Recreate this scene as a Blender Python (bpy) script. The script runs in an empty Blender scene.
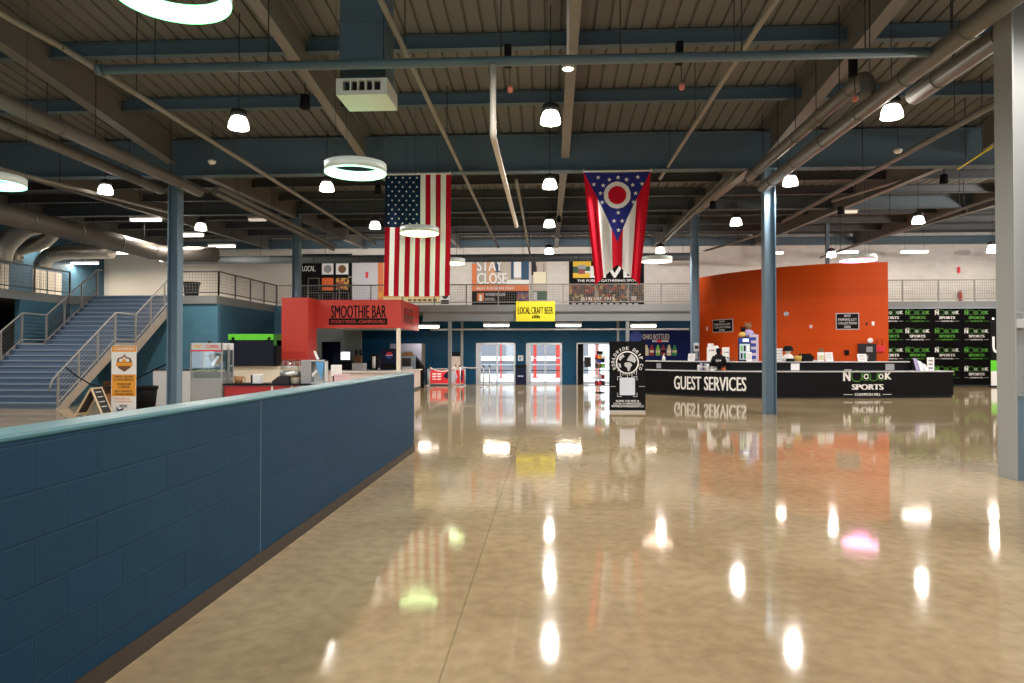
import bpy, bmesh, math, random
from mathutils import Vector, Matrix
random.seed(7)
scene = bpy.context.scene
COL = scene.collection
V = Vector

# ------------------------------------------------------------------ camera (eye at 1.6 m, turned 2.94 deg left, tipped 0.86 deg up)
F = 700.0
YAW, PIT = math.radians(2.94), math.radians(0.86)
EYE = V((0, 0, 1.6))
FW = V((-math.sin(YAW)*math.cos(PIT), math.cos(YAW)*math.cos(PIT), math.sin(PIT)))
RT = V((math.cos(YAW), math.sin(YAW), 0))
UP = RT.cross(FW)
cd = bpy.data.cameras.new('camera'); cam = bpy.data.objects.new('camera', cd); COL.objects.link(cam)
cam.location = EYE; cam.rotation_euler = (math.pi/2+PIT, 0, YAW)
cd.sensor_width = 36; cd.lens = F/1024*36; cd.clip_end = 300; cd.clip_start = .05
scene.camera = cam

def P(px, py, X=None, Y=None, Z=None):
    """point of the photo's ray through (px,py) on the plane X=, Y= or Z= (survey of the real place)"""
    r = FW + RT*((px-512)/F) - UP*((py-341.5)/F)
    if Y is not None: t = Y/r.y
    elif X is not None: t = X/r.x
    else: t = (Z-1.6)/r.z
    return EYE + r*t

def rect(x0, y0, x1, y1, Y):
    a, b = P(x0, (y0+y1)/2, Y=Y), P(x1, (y0+y1)/2, Y=Y)
    c, d = P((x0+x1)/2, y0, Y=Y), P((x0+x1)/2, y1, Y=Y)
    return a.x, b.x, d.z, c.z          # X0, X1, Z0, Z1

# ------------------------------------------------------------------ materials
def lin(h):
    h = h.lstrip('#'); o = []
    for i in (0, 2, 4):
        c = int(h[i:i+2], 16)/255
        o.append(c/12.92 if c <= .04045 else ((c+.055)/1.055)**2.4)
    return (*o, 1)
MATS = {}
def mat(name, col, rough=.5, metal=0., emit=None, estr=0., noise=0., nscale=8., bump=0., spec=.5):
    if name in MATS: return MATS[name]
    m = bpy.data.materials.new(name); m.use_nodes = True
    nt = m.node_tree; b = nt.nodes['Principled BSDF']
    c = lin(col) if isinstance(col, str) else (*col, 1)
    b.inputs['Base Color'].default_value = c; b.inputs['Roughness'].default_value = rough
    b.inputs['Metallic'].default_value = metal; b.inputs['Specular IOR Level'].default_value = spec
    if emit is not None:
        b.inputs['Emission Color'].default_value = lin(emit) if isinstance(emit, str) else (*emit, 1)
        b.inputs['Emission Strength'].default_value = estr
    if noise or bump:
        g = nt.nodes.new('ShaderNodeNewGeometry'); n = nt.nodes.new('ShaderNodeTexNoise')
        n.inputs['Scale'].default_value = nscale; n.inputs['Detail'].default_value = 4
        nt.links.new(g.outputs['Position'], n.inputs['Vector'])
        if noise:
            x = nt.nodes.new('ShaderNodeMix'); x.data_type = 'RGBA'
            x.inputs[6].default_value = tuple(v*(1-noise) for v in c[:3])+(1,)
            x.inputs[7].default_value = tuple(min(1, v*(1+noise)) for v in c[:3])+(1,)
            nt.links.new(n.outputs['Fac'], x.inputs[0]); nt.links.new(x.outputs[2], b.inputs['Base Color'])
        if bump:
            bn = nt.nodes.new('ShaderNodeBump'); bn.inputs['Strength'].default_value = bump; bn.inputs['Distance'].default_value = .01
            nt.links.new(n.outputs['Fac'], bn.inputs['Height']); nt.links.new(bn.outputs['Normal'], b.inputs['Normal'])
    MATS[name] = m; return m

def block_mat(name, col, axis, rough=.45, bw=.4064, bh=.2032, mortar=.0055, dark=.84, z0=0., bump=.5):
    """painted concrete block: running bond in world metres, along X or along Y"""
    m = mat(name, col, rough, spec=.2); nt = m.node_tree; b = nt.nodes['Principled BSDF']
    c = b.inputs['Base Color'].default_value[:]
    g = nt.nodes.new('ShaderNodeNewGeometry'); s = nt.nodes.new('ShaderNodeSeparateXYZ'); cb = nt.nodes.new('ShaderNodeCombineXYZ')
    nt.links.new(g.outputs['Position'], s.inputs[0])
    nt.links.new(s.outputs[axis], cb.inputs['X']); nt.links.new(s.outputs['Z'], cb.inputs['Y'])
    t = nt.nodes.new('ShaderNodeTexBrick'); t.inputs['Scale'].default_value = 1
    t.inputs['Brick Width'].default_value = bw; t.inputs['Row Height'].default_value = bh
    t.inputs['Mortar Size'].default_value = mortar; t.inputs['Mortar Smooth'].default_value = .4
    t.inputs['Color1'].default_value = c; t.inputs['Color2'].default_value = tuple(v*.9 for v in c[:3])+(1,)
    t.inputs['Mortar'].default_value = tuple(v*dark for v in c[:3])+(1,)
    nt.links.new(cb.outputs[0], t.inputs['Vector']); nt.links.new(t.outputs['Color'], b.inputs['Base Color'])
    n = nt.nodes.new('ShaderNodeTexNoise'); n.inputs['Scale'].default_value = 60; nt.links.new(g.outputs['Position'], n.inputs['Vector'])
    a = nt.nodes.new('ShaderNodeMath'); a.operation = 'MULTIPLY_ADD'; a.inputs[1].default_value = -1.
    nt.links.new(t.outputs['Fac'], a.inputs[0])
    k = nt.nodes.new('ShaderNodeMath'); k.operation = 'MULTIPLY'; k.inputs[1].default_value = .25
    nt.links.new(n.outputs['Fac'], k.inputs[0]); nt.links.new(k.outputs[0], a.inputs[2])
    bn = nt.nodes.new('ShaderNodeBump'); bn.inputs['Strength'].default_value = bump; bn.inputs['Distance'].default_value = .006
    nt.links.new(a.outputs[0], bn.inputs['Height']); nt.links.new(bn.outputs['Normal'], b.inputs['Normal'])
    return m

def floor_mat():
    m = mat('polished_concrete', (.4, .32, .2), .14, spec=.42); nt = m.node_tree; b = nt.nodes['Principled BSDF']; L = nt.links.new
    g = nt.nodes.new('ShaderNodeNewGeometry')
    def noise(sc, det=5, dist=0.):
        n = nt.nodes.new('ShaderNodeTexNoise'); n.inputs['Scale'].default_value = sc; n.inputs['Detail'].default_value = det
        n.inputs['Distortion'].default_value = dist; L(g.outputs['Position'], n.inputs['Vector']); return n
    def ramp(src, stops):
        r = nt.nodes.new('ShaderNodeValToRGB'); L(src, r.inputs[0]); e = r.color_ramp.elements
        while len(e) < len(stops): e.new(.5)
        for q, (p, c) in zip(e, stops): q.position = p; q.color = c
        return r
    r1 = ramp(noise(.55, 6, .6).outputs['Fac'], [(.3, (.34, .245, .138, 1)), (.55, (.445, .335, .195, 1)), (.75, (.51, .40, .245, 1))])
    r2 = ramp(noise(9, 8).outputs['Fac'], [(.3, (.82, .82, .82, 1)), (.65, (1.06, 1.06, 1.06, 1))])
    mx = nt.nodes.new('ShaderNodeMix'); mx.data_type = 'RGBA'; mx.blend_type = 'MULTIPLY'; mx.inputs[0].default_value = 1
    L(r1.outputs[0], mx.inputs[6]); L(r2.outputs[0], mx.inputs[7])
    s = nt.nodes.new('ShaderNodeSeparateXYZ'); L(g.outputs['Position'], s.inputs[0])
    def joint(sock, off, per):
        a = nt.nodes.new('ShaderNodeMath'); a.operation = 'ADD'; a.inputs[1].default_value = off; L(sock, a.inputs[0])
        p = nt.nodes.new('ShaderNodeMath'); p.operation = 'PINGPONG'; p.inputs[1].default_value = per/2; L(a.outputs[0], p.inputs[0])
        c = nt.nodes.new('ShaderNodeMath'); c.operation = 'LESS_THAN'; c.inputs[1].default_value = .006; L(p.outputs[0], c.inputs[0]); return c
    jx, jy = joint(s.outputs['X'], .53, 4.6), joint(s.outputs['Y'], -2.6, 4.6)
    mxm = nt.nodes.new('ShaderNodeMath'); mxm.operation = 'MAXIMUM'; L(jx.outputs[0], mxm.inputs[0]); L(jy.outputs[0], mxm.inputs[1])
    mj = nt.nodes.new('ShaderNodeMix'); mj.data_type = 'RGBA'; mj.inputs[7].default_value = (.13, .10, .06, 1)
    sc = nt.nodes.new('ShaderNodeMath'); sc.operation = 'MULTIPLY'; sc.inputs[1].default_value = .4; L(mxm.outputs[0], sc.inputs[0])
    L(sc.outputs[0], mj.inputs[0]); L(mx.outputs[2], mj.inputs[6]); L(mj.outputs[2], b.inputs['Base Color'])
    rr = nt.nodes.new('ShaderNodeMapRange'); L(noise(1.7, 6, .4).outputs['Fac'], rr.inputs[0])
    rr.inputs[1].default_value = .3; rr.inputs[2].default_value = .7; rr.inputs[3].default_value = .045; rr.inputs[4].default_value = .085
    L(rr.outputs[0], b.inputs['Roughness'])
    bn = nt.nodes.new('ShaderNodeBump'); bn.inputs['Strength'].default_value = .035; bn.inputs['Distance'].default_value = .01
    L(noise(5, 3).outputs['Fac'], bn.inputs['Height']); L(bn.outputs['Normal'], b.inputs['Normal'])
    return m

def glass_mat(name, tint=(.93, .97, .97), gloss=.07):
    m = bpy.data.materials.new(name); m.use_nodes = True; nt = m.node_tree; nt.nodes.clear()
    o = nt.nodes.new('ShaderNodeOutputMaterial'); t = nt.nodes.new('ShaderNodeBsdfTransparent'); g = nt.nodes.new('ShaderNodeBsdfGlossy')
    t.inputs[0].default_value = (*tint, 1); g.inputs['Roughness'].default_value = .03
    x = nt.nodes.new('ShaderNodeMixShader'); x.inputs[0].default_value = gloss
    nt.links.new(t.outputs[0], x.inputs[1]); nt.links.new(g.outputs[0], x.inputs[2]); nt.links.new(x.outputs[0], o.inputs[0]); return m

FLOOR = floor_mat()
DECK = mat('roof_deck_paint', (.122, .124, .120), .7, noise=.12, nscale=.8)
STEEL = mat('blue_grey_steel_paint', (.066, .108, .142), .6, noise=.06, nscale=2)
STEELC = mat('column_blue_grey_paint', (.13, .21, .285), .5, noise=.05, nscale=2)
STEELD = mat('dark_grey_purlin_paint', (.060, .066, .072), .6)
NEARG = mat('pale_grey_steel_paint', (.33, .35, .35), .5)
STEELG = mat('grey_steel_paint', (.22, .235, .24), .45, noise=.05, nscale=2)
RAFT = mat('warm_grey_rafter_paint', (.15, .142, .130), .55, noise=.08, nscale=2)
PIPE = mat('grey_pipe_paint', (.125, .123, .113), .45, noise=.06, nscale=3)
PIPEB = mat('blue_pipe_paint', (.09, .145, .18), .42)
CONDUIT = mat('pale_conduit', (.235, .222, .20), .45)
DUCT = mat('duct_grey_brown', (.15, .14, .125), .42, noise=.08, nscale=2)
FOIL = mat('foil_duct_wrap', (.62, .57, .50), .32, metal=.7, noise=.15, nscale=9, bump=.6)
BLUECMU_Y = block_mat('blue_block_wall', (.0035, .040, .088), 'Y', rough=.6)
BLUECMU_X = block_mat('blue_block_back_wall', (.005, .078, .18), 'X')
LITBLUE_X = block_mat('lit_blue_block_wall', (.085, .215, .31), 'X', dark=.85)  # front walls: strong light put into a lighter blue
SHADEBLUE_Y = block_mat('shaded_blue_block_side', (.05, .14, .21), 'Y', dark=.85)  # side walls: darker copy with their shade put into the colour
WHITECMU = block_mat('white_block_wall', (.70, .67, .63), 'X', dark=.88)
CAPLIT = mat('lit_cap_teal', (.05, .17, .21), .35, noise=.1, nscale=6)  # wall paint again, with the light on its top face put into the colour
RUBBER = mat('dark_rubber_base', (.035, .026, .02), .5)
ORANGE = block_mat('orange_siding', (.66, .078, .003), 'X', rough=.5, bw=40., bh=.3, mortar=.006, dark=.8, bump=.3)
RED = mat('tomato_red_paint', (.48, .036, .022), .5)
REDC = mat('counter_red_laminate', (.36, .012, .014), .35)
BLACK = mat('black_laminate', (.005, .005, .007), .45, spec=.15)
BLACKM = mat('black_matte', (.008, .008, .009), .8, spec=.12)
CHAR = mat('charcoal', (.028, .028, .032), .6, spec=.2)
WHITE = mat('white_paint', (.84, .84, .84), .5)
CREAM = mat('cream_panel', (.78, .70, .58), .5)
PALE = mat('pale_pink_laminate', (.70, .60, .55), .45)
PAPER = mat('white_paper', (.85, .85, .86), .6)
GREY = mat('mid_grey', (.30, .31, .33), .5)
LGREY = mat('light_grey', (.55, .56, .58), .45)
ALU = mat('brushed_aluminium', (.62, .63, .65), .3, metal=.9)
CHROME = mat('chrome', (.75, .75, .77), .15, metal=1.)
STST = mat('stainless_steel', (.36, .36, .36), .42, metal=.6)
RAIL = mat('rail_grey_paint', (.26, .25, .235), .42)
RAILD = mat('rail_dark_paint', (.10, .105, .11), .42)
WIRE = mat('rail_wire', (.22, .21, .20), .45)
EDGELIT = mat('lit_step_edge', (.22, .29, .38), .5)  # pale strips added for the brighter light along the step edges
TREAD = mat('stair_blue_grey', (.10, .15, .23), .5, noise=.06, nscale=4)
STRINGER = mat('stair_stringer_tan', (.33, .28, .23), .45)
WOOD = mat('crate_wood', (.34, .17, .07), .6, noise=.25, nscale=14)
WOODL = mat('pale_wood', (.66, .52, .36), .5, noise=.12, nscale=14)
YEL = mat('sign_yellow', (.86, .76, .02), .5)
NAVY = mat('navy', (.007, .012, .045), .5, spec=.2)
GREEN = mat('lime_green', (.12, .62, .03), .45)
GREEND = mat('logo_green', (.09, .36, .03), .5)
FRED = mat('flag_red', (.40, .006, .020), .85, spec=.1)
FREDO = mat('ohio_red', (.55, .010, .028), .85, spec=.1)
FWHITE = mat('flag_white', (.80, .80, .80), .75)
FNAVY = mat('flag_navy', (.006, .020, .055), .85, spec=.1)
FBLUE = mat('ohio_blue', (.024, .030, .21), .85, spec=.1)
GOLD = mat('banner_orange', (.86, .36, .035), .55)
BRORED = mat('banner_red', (.70, .02, .04), .5)
BROWN = mat('brown', (.18, .08, .03), .55)
PURPLE = mat('lavender', (.36, .31, .55), .55)
LAV = mat('pale_lavender', (.50, .52, .68), .5)
PINK = mat('pale_pink', (.74, .52, .58), .5)
SKYB = mat('sky_blue', (.10, .34, .68), .45)
LGREEN = mat('soda_green', (.16, .48, .05), .4)
DGREEN = mat('soda_dark_green', (.015, .26, .08), .4)
SRED = mat('soda_red', (.25, .008, .016), .4)
LEMON = mat('soda_lemon', (.62, .60, .38), .4)
ROYAL = mat('royal_blue', (.018, .045, .32), .5)
GLASS = glass_mat('door_glass')
CLEAR = glass_mat('clear_plastic', (.90, .93, .93), .06)
def glow(name, c, s): return mat(name, (.8, .8, .8), .5, emit=c, estr=s)
LAMP = glow('lamp_glow', (1., .90, .76), 5.)
TUBE = glow('fluorescent_glow', (1., .88, .74), 3.)
LEDG = glow('ring_glow_green', (.12, 1., .30), 3.0)
LEDG2 = glow('ring_glow_mint', (.30, 1., .50), 1.8)
LEDY = glow('ring_glow_pale_lime', (.62, 1., .36), 2.4)
LEDW = glow('ring_glow_warm', (1., .70, .60), 2.0)
LEDP = glow('ring_glow_pink', (1., .32, .64), 5.)
LEDT = glow('ring_glow_teal', (.22, 1., .80), 2.0)
RINGB = mat('ring_body_white', (.62, .70, .68), .4)
SCREEN = glow('screen_glow', (.85, .92, 1.), 1.4)
COOLG = glow('cooler_glow', (.70, .85, 1.), 1.1)

# ------------------------------------------------------------------ mesh builder
class MB:
    def __init__(s): s.bm = bmesh.new(); s.mi = 0
    def m(s, i): s.mi = i; return s
    def face(s, vs):
        try: f = s.bm.faces.new(vs); f.material_index = s.mi; return f
        except ValueError: return None
    def poly(s, pts): return s.face([s.bm.verts.new(p) for p in pts])
    def prism(s, pts, ext):
        """closed solid: polygon pts swept by vector ext"""
        e = V(ext); pts = [V(p) for p in pts]
        n = V((0, 0, 0))
        for i in range(len(pts)): n += pts[i].cross(pts[(i+1) % len(pts)])
        if n.dot(e) > 0: pts.reverse()
        a = [s.bm.verts.new(p) for p in pts]; b = [s.bm.verts.new(p+e) for p in pts]
        s.face(a); s.face(b[::-1]); k = len(a)
        for i in range(k): s.face([a[(i+1) % k], a[i], b[i], b[(i+1) % k]])
        return s
    def box(s, x0, x1, y0, y1, z0, z1):
        x0, x1 = sorted((x0, x1)); y0, y1 = sorted((y0, y1)); z0, z1 = sorted((z0, z1))
        return s.prism([(x0, y0, z0), (x1, y0, z0), (x1, y1, z0), (x0, y1, z0)], (0, 0, z1-z0))
    def bar(s, p, q, w, h=None, up=(0, 0, 1)):
        p, q = V(p), V(q); h = h or w; d = (q-p).normalized(); u = V(up)
        if abs(d.dot(u)) > .99: u = V((0, 1, 0))
        r = d.cross(u).normalized(); u = r.cross(d).normalized()
        return s.prism([p+r*w/2+u*h/2, p-r*w/2+u*h/2, p-r*w/2-u*h/2, p+r*w/2-u*h/2], q-p)
    def tube(s, path, r, seg=10, smooth=True):
        path = [V(p) for p in path]; n = len(path); rings = []; u = None
        for i, p in enumerate(path):
            d = (path[min(i+1, n-1)]-path[max(i-1, 0)]).normalized()
            if u is None:
                u = V((0, 0, 1)) if abs(d.z) < .9 else V((1, 0, 0))
            u = (u-d*u.dot(d)).normalized(); w = d.cross(u)
            rr = r[i] if isinstance(r, (list, tuple)) else r
            rings.append([s.bm.verts.new(p+(u*math.cos(2*math.pi*k/seg)+w*math.sin(2*math.pi*k/seg))*rr) for k in range(seg)])
        for a, b in zip(rings, rings[1:]):
            for k in range(seg):
                f = s.face([a[k], a[(k+1) % seg], b[(k+1) % seg], b[k]])
                if f and smooth: f.smooth = True
        s.face(rings[0][::-1]); s.face(rings[-1]); return s
    def lathe(s, prof, c, seg=20, smooth=True):
        c = V(c); rings = []
        for r, z in prof:
            rings.append([s.bm.verts.new(c+V((0, 0, z)))] if r < 1e-5 else
                         [s.bm.verts.new(c+V((r*math.cos(2*math.pi*k/seg), r*math.sin(2*math.pi*k/seg), z))) for k in range(seg)])
        for a, b in zip(rings, rings[1:]):
            for k in range(seg):
                j = (k+1) % seg
                if len(a) == 1 and len(b) == 1: continue
                vs = ([a[0], b[j], b[k]] if len(a) == 1 else [a[k], a[j], b[0]] if len(b) == 1 else [a[k], a[j], b[j], b[k]])
                f = s.face(vs)
                if f and smooth: f.smooth = True
        return s
    def ibeam(s, p, q, w, d, tf=.022, tw=.014, side=None):
        """I section, p-q is the middle of its TOP; d deep, w wide"""
        p, q = V(p), V(q); dr = (q-p).normalized()
        r = V(side) if side else dr.cross(V((0, 0, 1))).normalized()
        u = r.cross(dr).normalized()
        if u.z < 0 and not side: u = -u
        prof = [(-w/2, 0), (w/2, 0), (w/2, -tf), (tw/2, -tf), (tw/2, -d+tf), (w/2, -d+tf), (w/2, -d), (-w/2, -d), (-w/2, -d+tf), (-tw/2, -d+tf), (-tw/2, -tf), (-w/2, -tf)]
        return s.prism([p+r*a+u*b for a, b in prof], q-p)
    def disc(s, c, r, n, seg=20, t=.004):
        c, n = V(c), V(n).normalized(); a = n.orthogonal().normalized(); b = n.cross(a)
        return s.prism([c+a*r*math.cos(2*math.pi*k/seg)+b*r*math.sin(2*math.pi*k/seg) for k in range(seg)], n*t)
    def text(s, txt, origin, h, w=None, ux=(1, 0, 0), uy=(0, 0, 1), t=.004, bold=.0, fn=None):
        vs, fs = strikes(txt, bold)
        xs = [v[0] for v in vs]; ys = [v[1] for v in vs]
        x0, x1, y0, y1 = min(xs), max(xs), min(ys), max(ys); sy = h/(y1-y0); sx = (w/(x1-x0)) if w else sy
        o, ux, uy = V(origin), V(ux), V(uy); n = ux.cross(uy)
        def place(v):
            a, b, c = (v[0]-(x0+x1)/2)*sx, (v[1]-(y0+y1)/2)*sy, v[2]*t
            return fn(a, b, c) if fn else o+ux*a+uy*b+n*c
        bv = [s.bm.verts.new(place(v)) for v in vs]
        for f in fs: s.face([bv[i] for i in f])
        return s
GL = {}
def glyphs(txt, bold):
    if (txt, bold) not in GL:
        c = bpy.data.curves.new('t', 'FONT'); c.body = txt; c.size = 1; c.extrude = .5; c.offset = bold; c.resolution_u = 3
        c.align_x = 'CENTER'
        o = bpy.data.objects.new('t', c); COL.objects.link(o)
        me = bpy.data.meshes.new_from_object(o)
        GL[(txt, bold)] = ([tuple(v.co[:2])+((v.co[2]+.5),) for v in me.vertices], [tuple(p.vertices) for p in me.polygons])
        bpy.data.objects.remove(o); bpy.data.curves.remove(c); bpy.data.meshes.remove(me)
    return GL[(txt, bold)]

def strikes(txt, bold):
    vs, fs = glyphs(txt, 0.)
    if not bold: return vs, fs
    n = len(vs); k = bold*.9
    V2 = [(x+dx, y, z+dz) for dx, dz in ((-k, 0), (0, .35), (k, .7)) for x, y, z in vs]
    return V2, [tuple(i+j*n for i in f) for j in range(3) for f in fs]

def obj(name, mb, mats, parent=None, label=None, cat=None, group=None, kind=None, bevel=0., loc=None):
    me = bpy.data.meshes.new(name)
    if not isinstance(mats, (list, tuple)): mats = [mats]
    for q in mats: me.materials.append(q)
    bm = mb.bm
    if parent is not None: base = parent['_w']
    elif loc is not None: base = loc
    else:
        co = [v.co for v in bm.verts]
        base = ((min(c.x for c in co)+max(c.x for c in co))/2, (min(c.y for c in co)+max(c.y for c in co))/2, min(c.z for c in co))
    base = V(base)
    for v in bm.verts: v.co -= base
    bmesh.ops.recalc_face_normals(bm, faces=bm.faces[:]) if bm.faces else None
    bm.to_mesh(me); bm.free()
    o = bpy.data.objects.new(name, me); COL.objects.link(o)
    if parent is not None: o.parent = parent
    else: o.location = base
    o['_w'] = tuple(base)
    if label: o['label'] = label
    if cat: o['category'] = cat
    if group: o['group'] = group
    if kind: o['kind'] = kind
    if bevel:
        b = o.modifiers.new('bevel', 'BEVEL'); b.width = bevel; b.segments = 2; b.limit_method = 'ANGLE'
    return o

def thing(name, loc, label, cat, group=None, kind=None):
    o = bpy.data.objects.new(name, None); COL.objects.link(o); o.location = loc; o.empty_display_size = .1
    o['_w'] = tuple(V(loc)); o['label'] = label; o['category'] = cat
    if group: o['group'] = group
    if kind: o['kind'] = kind
    return o
def struct(name, mb, mats, label, cat, **k): return obj(name, mb, mats, label=label, cat=cat, kind='structure', **k)

def arc(pts, rad=.3, n=6):
    """round the corners of a polyline"""
    pts = [V(p) for p in pts]; out = [pts[0]]
    for a, b, c in zip(pts, pts[1:], pts[2:]):
        d1, d2 = (a-b).normalized(), (c-b).normalized(); p, q = b+d1*rad, b+d2*rad
        for i in range(n+1):
            t = i/n; out.append(p*(1-t)**2+b*2*t*(1-t)+q*t*t)
    return out+[pts[-1]]
def star(c, r, ux, uy, rot=0):
    return [V(c)+V(ux)*(math.sin(rot+i*math.pi/5)*(r if i % 2 == 0 else r*.4))+V(uy)*(math.cos(rot+i*math.pi/5)*(r if i % 2 == 0 else r*.4)) for i in range(10)]

# ------------------------------------------------------------------ shell
XL, XR, YB, YF, YU = -25., 24., -10., 35., 38.2
S1, S2 = .10, .03
G1, G2 = 18.38, 27.52
def roof(y): return 7.35+(S1*(G1-y) if y < G1 else S2*(y-G1))

b = MB(); b.box(XL, XR, YB, YF, -.2, 0)
struct('floor', b, FLOOR, 'polished tan concrete floor with saw-cut joints', 'floor')

def deck(y0, y1):
    b = MB(); x = XL; per = .3048; prof = []
    while x < XR:
        prof += [(x, 0), (x+per-.06, 0), (x+per-.045, .045), (x+per-.015, .045)]; x += per
    rows = [[b.bm.verts.new((px, y, roof(y)+dz)) for px, dz in prof] for y in (y0, y1)]
    for i in range(len(prof)-1): b.face([rows[0][i], rows[0][i+1], rows[1][i+1], rows[1][i]])
    b.poly([(XL, y0, roof(y0)+.12), (XR, y0, roof(y0)+.12), (XR, y1, roof(y1)+.12), (XL, y1, roof(y1)+.12)])
    return b
struct('ceiling', deck(YB, G1), DECK, 'ribbed metal roof deck falling from the entrance to the deep blue girder', 'ceiling')
struct('ceiling', deck(G1, YU+.2), DECK, 'ribbed metal roof deck beyond the deep blue girder', 'ceiling')

# girders across the hall
b = MB(); b.ibeam((XL, G1, 7.30), (XR, G1, 7.30), .30, .97, .03)
struct('girder_beam', b, STEEL, 'deep blue steel girder across the hall carrying the two flags', 'beam')
b = MB(); b.ibeam((XL, G2, 7.60), (XR, G2, 7.60), .28, .48, .03)
struct('girder_beam', b, mat('grey_blue_girder', (.062, .082, .098), .6), 'shallower blue steel girder over the far column row', 'beam')
b = MB(); b.ibeam((XL, YU-.6, 7.66), (XR, YU-.6, 7.66), .25, .40, .03)
struct('girder_beam', b, STEEL, 'blue eave beam in front of the top of the white wall', 'beam')
# purlins: ordinal words count away from the flag girder
ORD = ['first', 'second', 'third', 'fourth', 'fifth', 'sixth', 'seventh', 'eighth', 'ninth', 'tenth', 'eleventh']
for i in range(1, 10):
    y = G1-2.4*i; b = MB(); zt = roof(y)-.02
    b.ibeam((XL, y, zt), (XR, y, zt), .17, .28, .015, .012)
    struct('purlin_beam', b, STEEL, f'blue roof purlin, {ORD[i-1]} from the flag girder towards the entrance', 'beam')
for i, y in enumerate((20.8, 23.25, 25.6, 30., 32.45, 34.9)):
    b = MB(); zt = roof(y)-.02; b.ibeam((XL, y, zt), (XR, y, zt), .17, .28, .015, .012)
    struct('purlin_beam', b, STEELD, f'dark grey roof purlin, {ORD[i]} beyond the flag girder towards the mezzanine', 'beam')
# rafters running away from the viewer
RX = {-20.55: 'over the staircase side', -15.3: 'between staircase and smoothie bar columns', -10.05: 'over the smoothie bar column row', -4.8: 'over the stars-and-stripes flag side',
      .45: 'pale, over the middle of the hall', 5.7: 'over the guest services column row', 10.95: 'beyond the guest services column row', 16.2: 'near the far side wall'}
for x, w in RX.items():
    wd = .26 if abs(x+10.05) < .1 or abs(x-5.7) < .1 else .21
    b = MB(); b.ibeam((x, G1-.17, 7.33), (x, YB, roof(YB)-.02), wd, .70, .022, .014)
    struct('rafter_beam', b, RAFT, f'warm grey sloping rafter {w}, entrance half', 'beam')
    b = MB(); b.ibeam((x, G1+.17, 7.33), (x, YU-.2, roof(YU)-.02), wd, .66, .022, .014)
    struct('rafter_beam', b, RAFT, f'warm grey rafter {w}, mezzanine half', 'beam')

# columns (wide-flange, flanges to the sides)
def column(x, y, z, m, label, sz=.285, extra=None):
    t = thing('steel_column', (x, y, 0), label, 'column', kind='structure')
    b = MB(); h = sz/2; tf = .022
    b.box(x-h, x-h+tf, y-h, y+h, 0, z); obj('flange', b, m, t)
    b = MB(); b.box(x+h-tf, x+h, y-h, y+h, 0, z); obj('flange', b, m, t)
    b = MB(); b.box(x-h+tf, x+h-tf, y-.01, y+.01, 0, z); obj('web', b, m, t)
    b = MB(); b.box(x-h-.06, x+h+.06, y-h-.04, y+h+.04, z-.025, z); obj('cap_plate', b, m, t)
    return t
near = column(5.985, 9.2, 7.52, NEARG, 'large light grey steel column beside the entrance walk, cut by the picture edge', .36)
b = MB(); b.box(5.83, 6.14, 9.06, 9.185, 0, 1.05); obj('cover_plate', b, STEELC, near)
b = MB(); b.box(5.83, 6.14, 9.04, 9.185, 1.05, 1.07); obj('ledge', b, NEARG, near)
column(5.7, G1, 6.33, STEELC, 'blue steel column in front of the guest services desk')
column(5.7, G2, 7.12, STEELC, 'blue steel column behind the guest services counter')
column(-10.05, G1, 6.33, STEELC, 'blue steel column beside the popcorn machine')
column(-10.05, G2, 7.12, STEELC, 'blue steel column rising behind the red smoothie bar pillar')
t = thing('junction_box', (5.92, 9.1, 1.90), 'grey electrical box with looped conduit on the large near column', 'junction box')
b = MB(); b.box(5.83, 6.02, 9.10, 9.186, 1.90, 2.02); obj('box', b, LGREY, t, bevel=.006)
b = MB(); b.tube(arc([(5.86, 9.14, 2.01), (5.86, 9.14, 2.10), (5.99, 9.14, 2.10), (5.99, 9.14, 2.01)], .04), .008, 6); obj('conduit', b, LGREY, t)

# walls
def box1(*a): return MB().box(*a)
D = [rect(476, 343.5, 515.5, 384, YF), rect(526, 343.5, 562, 384, YF), rect(576.5, 343.5, 612, 384, YF)]
b = MB(); zd = 2.06; xs = [XL]
for d in D: xs += [d[0], d[1]]
xs.append(XR)
for i in range(0, len(xs), 2): b.box(xs[i], xs[i+1], YF, YF+.2, 0, 3.42)
for d in D: b.box(d[0], d[1], YF, YF+.2, zd, 3.42)
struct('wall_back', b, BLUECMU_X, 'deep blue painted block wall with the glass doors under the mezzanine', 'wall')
struct('wall_upper', box1(XL, XR, YU, YU+.2, 3.4, 8.2), WHITECMU, 'white block wall above the mezzanine floor', 'wall')
struct('wall_left', box1(XL-.2, XL, YB, YU, 0, 10.6), block_mat('left_wall_blue', (.05, .115, .17), 'Y'), 'dark blue block side wall beyond the staircase', 'wall')
struct('wall_right', box1(XR, XR+.2, YB, YU, 0, 10.6), block_mat('right_wall_grey', (.40, .39, .37), 'Y'), 'pale block side wall beyond guest services', 'wall')
b = MB(); b.box(XL, XR, YB-.2, YB, 0, .6); b.box(XL, XR, YB-.2, YB, 5.4, 10.6)
for k in range(9): x = XL+(XR-XL)*k/8; b.box(x-1.85, x+1.85, YB-.2, YB, .6, 5.4)  # gaps between the piers are windows added to let daylight in
struct('wall_rear', b, WHITECMU, 'unseen entrance wall behind the viewer, tall windows added for daylight', 'wall')

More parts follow.
